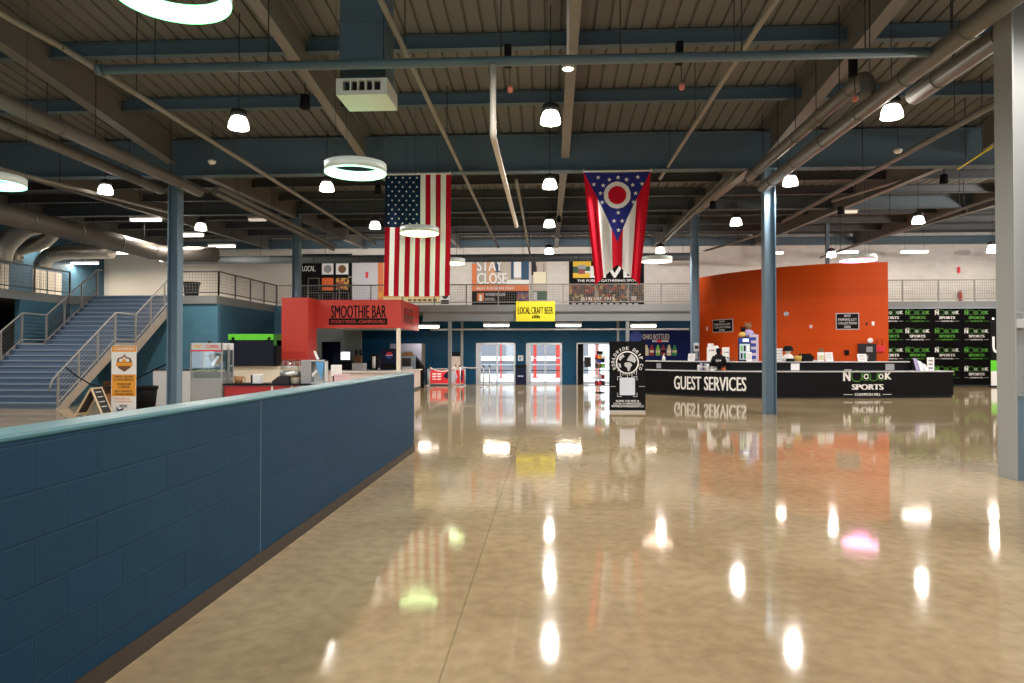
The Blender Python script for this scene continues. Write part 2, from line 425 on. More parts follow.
# low block wall in the foreground
hx0, hx1, hy1, hz = -2.38, -2.155, 11.2, 1.235
b = MB(); b.box(hx0, hx1, -4, 5.165, 0, hz); b.box(hx0, hx1, 5.175, hy1, 0, hz)
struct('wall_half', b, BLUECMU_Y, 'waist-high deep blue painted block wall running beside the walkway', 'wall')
b = MB(); b.box(hx0-.004, hx1+.004, -4, hy1+.004, hz, hz+.035)
o = struct('trim_1', b, CAPLIT, 'cap on the low blue block wall, top light put into its teal colour', 'trim'); o.modifiers.new('b', 'BEVEL').width = .012
struct('trim_2', box1(hx0+.05, hx1-.001, 5.165, 5.175, 0, hz), mat('sealant_grey', (.20, .25, .29), .6), 'pale sealant line in the low blue block wall', 'trim')
struct('baseboard_half', box1(hx1, hx1+.012, -4, hy1+.012, 0, .10), RUBBER, 'dark rubber baseboard along the low blue block wall', 'baseboard')

# ------------------------------------------------------------------ mezzanine
ZM = 3.70; YE = 31.
b = MB()
XM0, XM1 = P(695.5, 310, Y=YE).x, 13.75
b.box(-12.3, XM0, YE, YU, 3.40, ZM); b.box(XM0, XM1, YF+.2, YU, 3.40, ZM); b.box(XM1, XR, YF-.15, YU, 3.735, 4.05); b.box(-18., -12.3, 25.4, YU, 3.40, ZM); b.box(XL, -18., 14., YU, 3.40, ZM)
struct('floor_mezzanine', b, STEELG, 'grey concrete mezzanine floor with steel edge', 'mezzanine')
b = MB(); b.ibeam((-5.6, YE+.14, 3.395), (XM0, YE+.14, 3.395), .22, .42, .03, .016)
struct('mezzanine_beam', b, STEELG, 'light grey steel beam under the mezzanine edge', 'beam')
for px, y, lab, bot in ((450, 31.14, 'slim grey post under the mezzanine edge beside the red barrier banner', 2.97), (462, 33.6, 'slim grey post deeper under the mezzanine beside the red barrier banner', 3.4),
                   (627.5, 31.14, 'slim grey post under the mezzanine edge behind the coffee sign', 2.97), (618, 33.6, 'slim grey post deeper under the mezzanine behind the merchandise rack', 3.4)):
    x = P(px, 350, Y=y).x; h = .075 if y < 32 else .055; b = MB(); b.box(x-h, x+h, y-h, y+h, 0, bot); b.box(x-.14, x+.14, y-.14, y+.14, 0, .02)
    struct('mezzanine_column', b, STEELG, lab, 'column')

# walls under the mezzanine, staircase side
struct('wall_stair', box1(-18.2, -12.3, 25.5, 25.7, 0, 3.4), LITBLUE_X, 'blue block wall behind the staircase, strong light put into its colour', 'wall')
struct('wall_corner', box1(-12.5, -12.3, 25.7, 31.2, 0, 3.4), SHADEBLUE_Y, 'blue block return wall between staircase and smoothie bar', 'wall')
struct('wall_smoothie', box1(-12.3, -10.75, 30.9, 31.05, 0, 3.66), LITBLUE_X, 'blue block wall above the lime green kiosk, strong light put into its colour', 'wall')
struct('wall_deck', box1(-18.2, -18., 23., 25.5, 0, 3.4), SHADEBLUE_Y, 'blue block wall below the upper walkway', 'wall')
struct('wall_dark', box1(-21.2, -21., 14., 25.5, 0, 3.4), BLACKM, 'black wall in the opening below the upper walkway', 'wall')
x = P(361, 350, Y=31.05).x; x0 = P(321, 350, Y=31.05).x; x1 = P(340.5, 350, Y=31.05).x
b = MB(); b.box(-10.8, x0, 31.06, 31.2, 0, 2.9); b.box(x1, x, 31.06, 31.2, 0, 2.9); b.box(x0, x1, 31.06, 31.2, 2.06, 2.9)
struct('wall_servery', b, mat('servery_grey_green', (.17, .20, .19), .5), 'grey green wall at the back of the smoothie bar', 'wall')
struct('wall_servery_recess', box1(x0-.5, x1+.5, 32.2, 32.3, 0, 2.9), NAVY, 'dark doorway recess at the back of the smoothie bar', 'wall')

# ------------------------------------------------------------------ railings
def railing(pts, label, group=None, zt=.9, step=1.4, m=RAIL, mw=WIRE, wire=.105, posts=None):
    """guard rail along points given at floor level"""
    pts = [V(p) for p in pts]
    t = thing('guard_rail', pts[0], label, 'railing', group)
    ztv, zb = V((0, 0, zt)), V((0, 0, .12))
    b = MB()
    for a, c in zip(pts, pts[1:]): b.bar(a+ztv, c+ztv, .05)
    obj('top_rail', b, m, t)
    b = MB()
    for a, c in zip(pts, pts[1:]): b.bar(a+zb, c+zb, .04)
    obj('bottom_rail', b, m, t)
    for si, (a, c) in enumerate(zip(pts, pts[1:])):
        L = math.hypot(c.x-a.x, c.y-a.y); n = max(1, round(L/step))
        for k in range(n+1 if si == len(pts)-2 else n):
            p = a+(c-a)*(k/n); b = MB(); b.bar(p, p+ztv, .05, .05, (0, 1, 0)); obj('post', b, m, t)
    b = MB()
    for a, c in zip(pts, pts[1:]):
        L = math.hypot(c.x-a.x, c.y-a.y); n = max(2, int(L/wire)); w = .008
        for k in range(1, n):
            p = a+(c-a)*(k/n); b.bar(p+zb, p+ztv, w, w, (0, 1, 0))
        for j in range(1, 7):
            o = V((0, 0, .12+(zt-.12)*j/7)); b.bar(a+o, c+o, w)
    obj('wire_panel', b, mw, t)
    return t
railing([(-12.25, 25.45, ZM), (-12.25, 31.02, ZM)], 'dark wire-panel railing on the upper deck running back from the trash can', m=RAILD)
railing([(-13.8, 25.45, ZM), (-12.25, 25.45, ZM)], 'short dark railing in front of the black trash can on the upper deck', m=RAILD)
railing([(-12.25, 31.05, ZM), (XM0-.04, 31.05, ZM)], 'long grey wire-panel railing along the mezzanine edge below the posters', step=1.41)
railing([(XM1+.05, YF-.1, 4.05), (XR, YF-.1, 4.05)], 'grey wire-panel railing above the black sports logo wall', step=1.6, zt=1.04)
railing([(-17.95, 14.5, ZM), (-17.95, 25.4, ZM)], 'grey wire-panel railing on the walkway beside the staircase top', m=RAILD, step=1.8)

# ------------------------------------------------------------------ staircase
SX0, SX1 = -16.95, -13.85
def stair_pts(x, dz=0):
    return [V((x, 19.1, dz)), V((x, 21.7, 1.85+dz)), V((x, 22.8, 1.85+dz)), V((x, 25.45, ZM+dz))]
st = thing('staircase', ((SX0+SX1)/2, 19.1, 0), 'wide blue grey staircase with a half landing climbing to the mezzanine', 'staircase')
def steps(y0, y1, z0, n):
    b = MB(); rise = 1.85/n
    for i in range(n):
        ya = y0+(y1-y0)*i/n
        yb = ya+(y1-y0)/n; b.m(0).box(SX0, SX1, ya, yb+.06, max(0, z0+(i-1)*rise), z0+(i+1)*rise-.03)
        b.m(1).box(SX0, SX1, ya-.03, ya, z0+(i+1)*rise-.035, z0+(i+1)*rise); b.m(0).box(SX0, SX1, ya, ya+(y1-y0)/n+.005, z0+(i+1)*rise-.03, z0+(i+1)*rise)
    return b
obj('flight', steps(19.1, 21.7, 0, 11), [TREAD, EDGELIT], st)
obj('landing', box1(SX0, SX1, 21.7, 22.8, 1.6, 1.85), TREAD, st)
obj('flight', steps(22.8, 25.45, 1.85, 11), [TREAD, EDGELIT], st)
for x in (SX0-.03, SX1+.03):
    b = MB(); p = stair_pts(x, .05); lo = [q-V((0, 0, .34)) for q in p]
    lo[0] = V((x, 19.42, 0)); p0 = V((x, 19.0, 0))
    b.prism([p0, p[0], p[1], p[2], p[3], lo[3], lo[2], lo[1], lo[0]], (.06 if x > -15 else -.06, 0, 0)); obj('stringer', b, STRINGER, st)
for side, x in (('', SX0), ('', SX1)):
    r = thing('stair_rail', (x, 19.1, 0), 'pale metal stair railing above the orange banner, nearer flank' if x == SX1 else 'pale metal stair railing on the far flank of the staircase', 'railing')
    p = stair_pts(x+.03, 1.0); lo = stair_pts(x+.03, .16); first = V((x+.03, 18.85, .78))
    b = MB(); b.tube(arc([first-V((0, .1, .25)), first, p[0], p[1], p[2], p[3], p[3]+V((0, .25, 0))], .05, 3), .026, 8); obj('top_rail', b, RAIL, r)
    b = MB()
    for a, c in zip(lo, lo[1:]): b.bar(a, c, .035)
    obj('bottom_rail', b, RAIL, r)
    b = MB()
    for j in range(1, 7):
        for a, c, a2, c2 in zip(lo, lo[1:], p, p[1:]): b.bar(a.lerp(a2, j/7), c.lerp(c2, j/7), .009)
    obj('wire_panel', b, WIRE, r)
    for a, c, n in ((0, 1, 3), (1, 2, 1), (2, 3, 3)):
        for k in range(n):
            f = k/n; q = lo[a].lerp(lo[c], f); b = MB(); b.bar(q-V((0, 0, .14)), p[a].lerp(p[c], f), .045, .045, (0, 1, 0)); obj('post', b, RAIL, r)
    b = MB(); b.bar(lo[3]-V((0, 0, .14)), p[3], .06, .06, (0, 1, 0)); obj('post', b, RAIL, r)
# upstairs trash can
def bin_thing(c, r, h, label, m=BLACKM, name='trash_can'):
    t = thing(name, c, label, 'trash can')
    b = MB(); b.lathe([(0, 0), (r*.8, 0), (r, h*.9), (r*.94, h*.9), (r*.75, .03), (0, .03)], c, 18); obj('bin', b, m, t)
    b = MB(); b.lathe([(r*1.0, h*.86), (r*1.08, h*.88), (r*1.08, h), (r*.95, h), (r*.95, h*.86)], c, 18); obj('liner', b, BLACKM, t)
    return t
bin_thing((P(191.5, 296, Y=26.2).x, 26.2, ZM), .30, .58, 'black trash can on the upper deck beside the stair head', m=CHAR)

# ------------------------------------------------------------------ doors and what lies outside
for i, d in enumerate(D):
    x0, x1 = d[0], d[1]; w = .06; lab = ['glass double door beside the red barrier banner', 'glass double door between blue recycling bin and merchandise rack', 'glass door propped open behind the merchandise rack'][i]
    t = thing(f'door_{i+1}', ((x0+x1)/2, YF+.05, 0), lab, 'door', kind='structure')
    b = MB(); b.box(x0, x0+w, YF-.03, YF+.14, 0, zd); b.box(x1-w, x1, YF-.03, YF+.14, 0, zd); b.box(x0, x1, YF-.03, YF+.14, zd-w, zd)
    if i < 2: b.box(x0+w, x0+w+.14, YF, YF+.12, 0, zd-w)
    else: b.m(1).box(x0+w, x0+w+.26, YF-.25, YF-.02, 0, zd-w)
    obj('frame', b, [ALU, BLACKM], t)
    xa = x0+w+(.14 if i < 2 else .26); xm = (xa+x1-w)/2
    for k, (a, c) in enumerate(((xa, xm-.008), (xm+.008, x1-w))):
        b = MB(); s = .04
        b.box(a, a+s, YF+.03, YF+.08, .02, zd-w); b.box(c-s, c, YF+.03, YF+.08, .02, zd-w)
        b.box(a, c, YF+.03, YF+.08, zd-w-s, zd-w); b.box(a, c, YF+.03, YF+.08, .02, .1)
        lf = obj('leaf', b, ALU, t)
        b = MB(); b.box(a+s, c-s, YF+.05, YF+.058, .1, zd-w-s); obj('pane', b, GLASS, lf)
        b = MB(); b.box(a+s, c-s, YF-.02, YF+.012, .66, .70); b.box(a+.06, a+.09, YF-.02, YF+.03, .66, .70); b.box(c-.09, c-.06, YF-.02, YF+.03, .66, .70); obj('push_bar', b, CHAR, lf)
    if i == 2:
        b = MB(); b.box(xa+.06, xa+.4, YF-.06, YF-.04, .85, 1.35); obj('notice', b, CHAR, t)
# exterior: pale concrete, a grey building, white rails and red posts
b = MB(); b.box(-30, 30, YF+.2, 75, -.15, -.02)
struct('ground_outside', b, mat('outside_concrete', (.82, .82, .84), .7), 'pale concrete court outside the glass doors', 'ground')
b = MB(); b.box(-14, 3, 52, 58, 0, 3.4)
t = thing('outside_building', (-5, 52, 0), 'long grey building seen through the glass doors', 'building')
obj('wall', b, mat('outside_grey', (.22, .22, .25), .7), t)
b = MB(); b.box(-14, 3, 51.7, 52, .95, 1.3); obj('band', b, WHITE, t)
b = MB(); b.box(-14, 3, 51.6, 58.2, 3.4, 3.7); obj('roof_edge', b, WHITE, t)
for px, py, lab, w in ((438, 384, 'red post seen through the glass door', 0), (535, 384, 'red post seen through the middle glass door, towards the blue bin', .2), (558, 384, 'red post seen through the middle glass door, towards the rack', .26), (597, 384, 'red post seen through the propped glass door', .22), (501, 384, 'thin red post seen through the door by the barrier banner', .1)):
    if not w: continue
    x = P(px, py, Y=44).x; b = MB(); b.box(x-w/2, x+w/2, 44-w/2, 44+w/2, -.02, 2.7); b.box(x-w/2-.08, x+w/2+.08, 44-w/2-.08, 44+w/2+.08, -.02, .05); obj('red_post', b, mat('red_steel', (.75, .05, .03), .5), label=lab, cat='post')
t = thing('outside_barrier', (0, 41, -.02), 'white rail fence outside the glass doors', 'fence')
for z in (1.25, .86): b = MB(); b.bar((-9, 41, z), (9, 41, z), .07); obj('rail', b, WHITE, t)
for k in range(10): x = -9+2*k; b = MB(); b.bar((x, 41, -.02), (x, 41, 1.3), .05, .05, (0, 1, 0)); obj('post', b, WHITE, t)

# ------------------------------------------------------------------ flags
def us_flag():
    x0, x1 = P(385, 230, Y=18.1).x, P(451, 230, Y=18.1).x; z1, z0 = P(418, 175, Y=18.1).z, P(418, 296.5, Y=18.1).z
    W, H = x1-x0, z1-z0
    t = thing('national_flag', ((x0+x1)/2, 18.1, z0), 'stars and stripes flag hung lengthwise from the blue girder', 'flag')
    def S(u, v):
        fold = .018*math.sin(u*19+v*1.2)*min(1, v*2.5+.15)+.012*math.sin(u*7-v*3)
        return V((x0+u*W+.012*math.sin(v*5)*v-.02*v, 18.1+fold, z1-v*H-.03*math.sin(u*math.pi)*0+.02*(abs(u-.5)*2)**2))
    b = MB(); nu, nv = 13*4, 60
    g = [[b.bm.verts.new(S(i/nu, j/nv)) for i in range(nu+1)] for j in range(nv+1)]
    for j in range(nv):
        for i in range(nu):
            can = i < 28 and j < nv*.425; stripe = i//4
            b.mi = 2 if can else (0 if stripe % 2 == 0 else 1)
            f = b.face([g[j][i], g[j+1][i], g[j+1][i+1], g[j][i+1]]); f.smooth = True
    obj('cloth', b, [FRED, FWHITE, FNAVY], t)
    b = MB()
    for r in range(11):
        n = 5 if r % 2 == 0 else 4
        for k in range(n):
            cu = 7/13*((k+.5)/5 if n == 5 else (k+1)/5); cv = .425*(r+.6)/11.3
            for dy in (-.006, .006): b.poly([p+V((0, dy, 0)) for p in star(S(cu, cv), .034, (1, 0, 0), (0, 0, 1))])
    obj('stars', b, FWHITE, t)
    b = MB(); b.bar((x0, 18.1, z1+.02), (x1, 18.1, z1+.02), .035); obj('header_tape', b, FWHITE, t)
    for u in (.02, .5, .98): b = MB(); b.tube([(x0+u*W, 18.1, z1+.02), (x0+u*W, 18.18, 6.34)], .006, 6); obj('tie', b, WHITE, t)
us_flag()
def ohio_flag():
    Y = 18.1; x0, x1 = P(584, 230, Y=Y).x, P(651.5, 230, Y=Y).x; z1, zt = P(618, 173, Y=Y).z, P(618, 285, Y=Y).z
    W, H = x1-x0, z1-zt; xc = (x0+x1)/2
    t = thing('state_flag', (xc, Y, zt), 'swallow-tailed red white and blue Ohio flag hung from the blue girder', 'flag')
    NOTCH = .82
    def S(u, v):
        k = 1-.33*min(1, v*1.08)**1.15; a = (u-.5)*2
        e = max(0, abs(a)-.55)/.45
        fold = .10*v*math.sin(e*9)*e+.02*math.sin(u*16+v*2)*v+.03*math.sin(u*23)*v*v
        return V((xc+(u-.5)*W*k-.01, Y+fold, z1-v*H+.05*(a*a)*(1-v)))
    def vmax(u): return NOTCH+(1-NOTCH)*abs(2*u-1)**1.0
    b = MB(); nu, nv = 120, 150
    g = [[b.bm.verts.new(S(i/nu, j/nv*vmax(i/nu))) for i in range(nu+1)] for j in range(nv+1)]
    AP = .62
    for j in range(nv):
        for i in range(nu):
            u = (i+.5)/nu; v = (j+.5)/nv*vmax(u); a = abs(2*u-1)
            if a < 1-v/AP: mi = 2
            else: mi = 0 if a < .2 or a > .62 else 1
            p = S(u, v); rr = math.hypot(p.x-xc+.01, p.z-(z1-.197*H))
            if rr < .235: mi = 0
            elif rr < .345: mi = 1
            b.mi = mi; f = b.face([g[j][i], g[j+1][i], g[j+1][i+1], g[j][i+1]]); f.smooth = True
    obj('cloth', b, [FREDO, FWHITE, FBLUE], t)
    b = MB()
    for sx, sy in ((117, 90), (173, 101), (217, 90), (260, 101), (317, 88), (95, 125), (142, 130), (291, 128), (338, 122), (128, 170), (306, 170), (137, 216), (295, 214), (218, 268), (197, 310), (238, 310), (219, 356)):
        p = P(575+sx/5.06, 160+sy/5.06, Y=Y)
        for dy in (-.035, .035): b.poly([q+V((0, dy, 0)) for q in star(p, .062, (1, 0, 0), (0, 0, 1))])
    obj('stars', b, FWHITE, t)
    b = MB(); b.tube([(x0-.02, Y, z1+.05), (x1+.02, Y, z1+.05)], .02, 8); obj('header_tape', b, FWHITE, t)
    for x in (x0, x1): b = MB(); b.tube([(x, Y, z1+.05), (x, Y+.08, 6.36)], .008, 6); obj('tie', b, WHITE, t)
ohio_flag()

# ------------------------------------------------------------------ ceiling lights
def lamp(name, loc, energy, col=(1, .935, .86), r=.12, typ='POINT'):
    l = bpy.data.lights.new(name, typ); l.energy = energy; l.color = col
    if typ == 'SPOT': l.spot_size = math.radians(172); l.spot_blend = .45
    l.shadow_soft_size = r; o = bpy.data.objects.new(name, l); COL.objects.link(o); o.location = loc
    return o
PEND_E = 235.
def pendant(x, y, z, label, seen=True):
    """z is the rim of the glass dome"""
    t = thing('pendant_light', (x, y, z), label, 'pendant light')
    b = MB(); b.lathe([(.185, 0), (.185, .02), (.172, .11), (.140, .19), (.10, .24), (.0, .25)], (x, y, z), 24); b.lathe([(.175, .0), (.185, 0)], (x, y, z), 24); obj('glass_dome', b, LAMP, t)
    b = MB(); b.lathe([(0, .37), (.06, .37), (.14, .34), (.155, .27), (.13, .215), (0, .215)], (x, y, z), 20); obj('housing', b, CHAR, t)
    b = MB(); b.tube([(x, y, z+.36), (x, y, roof(y)+.0)], .009, 6); obj('suspension_cable', b, CHAR, t)
    o = lamp('pendant_or_fill_lamp', (0, 0, .02), PEND_E, typ='SPOT'); o.parent = t
PX = (-11.7, -5.75, .05, 6.1, 11.85, 17.4)
rows = ((12.7, 'in the row nearest the entrance', 5.76), (17.9, 'in the row before the flag girder', 5.80), (23.0, 'in the row beyond the flags', 5.72), (28.3, 'in the row nearest the mezzanine', 5.58))
side = {-11.7: 'on the staircase side', -5.75: 'over the smoothie bar side', .05: 'over the middle of the hall', 6.1: 'over the desk column line', 11.85: 'over the guest services desk', 17.4: 'beyond the guest services desk'}
for y, rw, z in rows:
    for x in PX:
        if y < 13 and abs(x) > 11: continue
        if y < 18 and x > 11: continue
        if y > 28 and x in (-11.7, -5.75, 6.1): continue
        if y < 28 and x > 17: continue
        pendant(x, y+(1.6 if x == 11.85 and y > 28 else 0), z, f'glass dome pendant {side[x]}, {rw}')
pendant(4.5, 28.3, 5.58, 'glowing glass dome pendant in front of the mezzanine, beside the state flag')
for y in (7.4, 2.1):                                          # rows overhead and behind the viewer
    for x in PX[:5]:
        o = lamp('pendant_or_fill_lamp', (x, y, 5.85), PEND_E, typ='SPOT')

for x, y in ((-17.5, 12.7), (-17.5, 17.9), (17.4, 12.7), (17.4, 17.9), (17.4, 23.), (23., 28.3)):   # unseen lamps added outside the frame to brighten backdrop and stairs
    lamp('pendant_or_fill_lamp', (x, y, 5.85), PEND_E*(2 if x > 17 and y > 17 else 1), typ='POINT' if x > 17 else 'SPOT')
def ring(px, py, rad, m, label, lc, e, z=4.6, h=.15):
    p = P(px, py, Z=z)
    x, y = p.x, p.y
    t = thing('ring_light', (x, y, z), label, 'ring light')
    b = MB(); b.lathe([(rad-.045, h/2), (rad-.045, h/2+.006), (rad, h/2+.006), (rad, -h/2+.012), (rad-.004, -h/2+.012), (rad-.004, h/2)], (x, y, z), 48); obj('housing', b, RINGB, t)
    b = MB(); b.lathe([(rad-.005, -h/2+.012), (rad-.005, -h/2), (rad-.045, -h/2), (rad-.045, h/2)], (x, y, z), 48); obj('diffuser', b, m, t)
    for k in range(3):
        a = .5+k*2*math.pi/3; q = V((x+(rad-.02)*math.cos(a), y+(rad-.02)*math.sin(a), z+h/2)); b = MB(); b.tube([q, V((q.x, q.y, roof(q.y)))], .004, 5); obj('suspension_wire', b, CHAR, t)
    o = lamp('ring_lamp', (0, 0, -h/2-.05), e, lc, .3); o.parent = t
ring(172.5, -10.5, .46, LEDG, 'large bright green ring light at the top edge', (.2, 1, .4), 9)
ring(355.5, 169, .5, LEDG2, 'mint green ring light hanging left of the stars and stripes flag', (.3, 1, .5), 4)
ring(419.5, 231, .48, LEDY, 'pale lime ring light hanging in front of the stars and stripes flag', (.75, 1, .5), 3)
ring(450, 261.5, .5, LEDY, 'pale ring light half hidden behind the stars and stripes flag', (.9, 1, .7), 4)
ring(656.5, 259.5, .5, LEDW, 'warm white ring light beside the tails of the state flag', (1, .5, .35), 6)
ring(858, 258.5, .55, LEDP, 'pink ring light above the orange wall', (1, .25, .6), 8)
ring(-7, 181, .5, LEDT, 'teal ring light cut by the left picture edge', (.2, 1, .8), 5)

def strip(px0, px1, py, Y, label, on=TUBE, e=70, hang=True, r=.05):
    a, c = P(px0, py, Y=Y), P(px1, py, Y=Y); z = a.z
    t = thing('strip_light', ((a.x+c.x)/2, Y, z), label, 'strip light')
    b = MB(); b.box(a.x-.03, c.x+.03, Y-.09, Y+.09, z+.05, z+.14); obj('housing', b, LGREY, t)
    b = MB(); b.box(a.x, c.x, Y-.075, Y+.075, z-.05, z+.05); obj('diffuser', b, on, t, bevel=.02)
    if hang:
        for x in (a.x+.2, c.x-.2): b = MB(); b.tube([(x, Y, z+.13), (x, Y, roof(Y) if z > 4 else 3.4)], .006, 5); obj('hanger', b, CHAR, t)
    if e:
        l = bpy.data.lights.new('strip_lamp', 'AREA'); l.shape = 'RECTANGLE'; l.size = c.x-a.x; l.size_y = .14; l.energy = e; l.color = (1, .87, .72)
        o = bpy.data.objects.new('strip_lamp', l); COL.objects.link(o); o.location = (0, 0, -.056); o.parent = t
for a in ((16, 45, 241.5, 32.4, 'fluorescent strip below the foil-wrapped duct elbow'), (131, 161, 220, 27., 'fluorescent strip hanging above the big round duct'),
          (181, 203, 235.5, 29, 'fluorescent strip right of the popcorn-side column, upper of two'), (209, 235, 246.5, 32, 'fluorescent strip right of the popcorn-side column, lower of two'),
          (116, 139, 253, 33, 'fluorescent strip behind the end of the big round duct'), (160, 172, 260.5, 36, 'short fluorescent strip behind the popcorn-side column'),
          (70, 98, 263.5, 35.5, 'fluorescent strip above the cream wall at the stair head'),
          (771, 783, 253, 36, 'fluorescent strip above the orange wall, just right of the desk column'), (832, 858, 252.3, 36, 'fluorescent strip above the pink ring light'),
          (901, 928, 252, 36, 'fluorescent strip on the white wall above the sports logo wall'), (987, 999, 252, 36, 'fluorescent strip beside the large near column'),
          (419, 439, 327, 31.8, 'fluorescent strip under the mezzanine beside the smoothie bar sign'), (484, 509, 325.6, 31.9, 'fluorescent strip under the mezzanine above the barrier-side door'),
          (556, 581, 325.6, 31.9, 'fluorescent strip under the mezzanine above the middle glass door'), (631, 656, 326.2, 31.9, 'fluorescent strip under the mezzanine before the soda banner')):
    strip(*a, e=34 if a[3] == 36 else 32 if 31 < a[3] < 32 else 70)
for px0, px1, py, Y, lab in ((455, 482, 216.5, 30.6, 'faintly glowing strip light between the flags, towards the stars and stripes'), (526, 546, 216, 30.6, 'faintly glowing strip light between the flags, beside the dome pendant'),
                        (249, 266, 220, 29.5, 'faintly glowing strip light above the smoothie bar column'), (842, 857, 212, 28.6, 'faintly glowing strip light right of the black speaker above the orange wall')):
    strip(px0, px1, py, Y, lab, on=mat('strip_dim', (.75, .68, .58), .5, emit=(1, .85, .68), estr=.25), e=0)  # faint glow put into these diffusers, which carry no lamp

# ------------------------------------------------------------------ pipes and ducts under the roof
def pipe(path, r, m, label, cat='pipe', name='pipe', bands=0, rad=.25, hang=0, seg=12):
    path = [V(p) for p in path]
    t = thing(name, path[0], label, cat)
    pp = arc(path, rad) if len(path) > 2 else path
    b = MB(); b.tube(pp, r, seg); obj('run', b, m, t)
    a, c = path[0], path[-1]
    if len(path) > 2:
        k = max(range(len(path)-1), key=lambda i: (path[i+1]-path[i]).length); a, c = path[k], path[k+1]
    dr = (c-a).normalized(); L = (c-a).length
    for i in range(bands):
        q = a+dr*(L*(i+.5)/bands); b = MB(); b.tube([q-dr*.02, q+dr*.02], r*1.07, seg); obj('clamp_band', b, m, t)
    for i in range(hang):
        q = a+dr*(L*(i+.5)/hang); b = MB(); b.tube([q+V((0, 0, r)), V((q.x, q.y, roof(q.y)))], .01, 5); obj('hanger_rod', b, CHAR, t)
    return t
def line(px, py, z):              # X of a pipe parallel to the hall at height z seen through (px,py)
    return P(px, py, Z=z).x
zA = 5.75; xA = line(942, 50, zA)
pipe([(xA, -1, zA), (xA, 17.9, zA)], .135, PIPE, 'thick grey pipe passing in front of the large near column', bands=12, hang=8)
zB = 6.2; xB = line(815, 120, zB); yB = P(868, 75, X=xB).y
pipe([(xB, yB, zA+.05), (xB, yB, zB), (xB, 18.6, zB)], .125, PIPEB if 0 else PIPE, 'grey pipe rising by an elbow off the thick pipe and running back', bands=5, hang=3, rad=.3)
zC = 5.98; xC = line(930, 85, zC); yC = P(905, 98, X=xC).y-.3
pipe([(xC, yC, zC), (xC, 3., zC)], .15, PIPE, 'thick grey pipe with a closed end beside the large near column', bands=6, hang=4)
pipe([(line(700, 203, 6.2), 18.7, 6.2), (line(700, 203, 6.2), 29.5, 6.2)], .07, PIPE, 'thin grey pipe leading back beside the guest services columns', bands=4, hang=3)
zc = 6.05; pipe([(line(705, 206, zc)-.1, 17.8, zc), (line(705, 206, zc)-.1, 29.5, zc)], .06, PIPE, 'thin grey pipe leading back below its twin by the guest services columns', bands=4, hang=3)
zD = 5.98; xD = line(100, 146, zD); pipe([(xD, 1, zD), (xD, 18.6, zD)], .145, PIPE, 'grey pipe above the popcorn-side column, upper of a pair', bands=8, hang=6)
zE = 5.9; xE = line(90, 160, zE); pipe([(xE, 1, zE), (xE, 18., zE)], .12, PIPE, 'grey pipe behind the popcorn-side column, lower of a pair', bands=8, hang=6)
for (a, c, z, lab) in (((205, 181), (345, 252), 6.15, 'thin brown-grey pipe leading back from the popcorn-side column, upper of two'), ((203, 187), (335, 254), 6.0, 'thin brown-grey pipe leading back from the popcorn-side column, lower of two')):
    x = line(*a, z); pipe([(x, 18.8, z), (x, 29.5, z)], .075, PIPE, lab, bands=5, hang=4)
# blue cross pipe
yX = 9.9; a = P(99, 70, Y=yX); c = P(928, 52, Y=yX); z = (a.z+c.z)/2
t = pipe([(a.x, yX, z), (c.x, yX, z)], .068, PIPEB, 'blue grey pipe crossing the hall below the roof purlins', hang=7)
b = MB(); b.tube([(a.x-.03, yX, z), (a.x+.06, yX, z)], .085, 12); obj('end_cap', b, PIPEB, t)
# conduits and sprinkler lines
def hallpipe(px, py, z, y0, y1, r, lab, m=CONDUIT, **k):
    x = line(px, py, z); return pipe([(x, y0, z), (x, y1, z)], r, m, lab, name='sprinkler_pipe', **k)
hallpipe(170, 115, 6.3, 10.35, 30, .05, 'slim sprinkler pipe running diagonally over the popcorn machine side', hang=5, bands=3)
x = line(38, 36, 6.45); pipe([(x, 4, 6.45), (x, 9.75, 6.45), (line(170, 115, 6.3), 10.35, 6.3)], .045, CONDUIT, 'slim jogged sprinkler pipe beside the blue cross pipe end', name='sprinkler_pipe', rad=.15, hang=2)
hallpipe(440, 125, 6.4, 4, 32, .045, 'slim sprinkler pipe crossing just right of the stars and stripes flag', hang=6, bands=3)
hallpipe(712, 98, 6.4, 4, 19.5, .045, 'slim sprinkler pipe passing right of the state flag', hang=5, bands=3)
hallpipe(885, 165, 6.0, 4, 24, .06, 'slim sprinkler pipe slanting behind the large near column', hang=5, m=PIPE)
hallpipe(912, 226, 6.1, 16, 34, .05, 'slim sprinkler pipe over the sports logo wall', hang=4, m=PIPE)
a = P(493, 65, Y=9.85); xx = a.x
pipe([(xx, 9.85, a.z), (xx, 9.85, P(494, 136, Y=9.85).z), (line(500, 160, P(494, 136, Y=9.85).z), 17., P(494, 136, Y=9.85).z)], .045, mat('white_pipe', (.62, .58, .52), .45), 'white drop pipe turning back in the middle of the hall', name='drop_pipe', rad=.12)
hallpipe(520, 200, 6.2, 18.7, 34, .045, 'slim pale pipe between the two flags', hang=4, bands=10)
a, c = P(832, 201, Y=25), P(940, 168.5, Y=21); pipe([a, c], .05, CONDUIT, 'pale strut slanting up above the orange wall', name='brace_pipe', bands=6, hang=2)
a, c = P(660, 264, Y=37.6), P(770, 232, Y=30); pipe([a, c], .05, CONDUIT, 'pale pipe slanting up from the white wall behind the guest services columns', name='brace_pipe', hang=2)
a, c = P(0, 169, Y=14), P(168, 212, Y=23.5); pipe([a, c], .05, CONDUIT, 'pale pipe below the teal ring light', name='brace_pipe', hang=2)
a = P(827, 205, Y=33); b = MB(); b.box(a.x-.075, a.x+.075, 32.93, 33.07, 3.7, roof(33)); b.box(a.x-.14, a.x+.14, 32.86, 33.14, 3.7, 3.72)
struct('mezzanine_column', b, STEEL, 'slim dark blue post rising behind the orange wall', 'column')
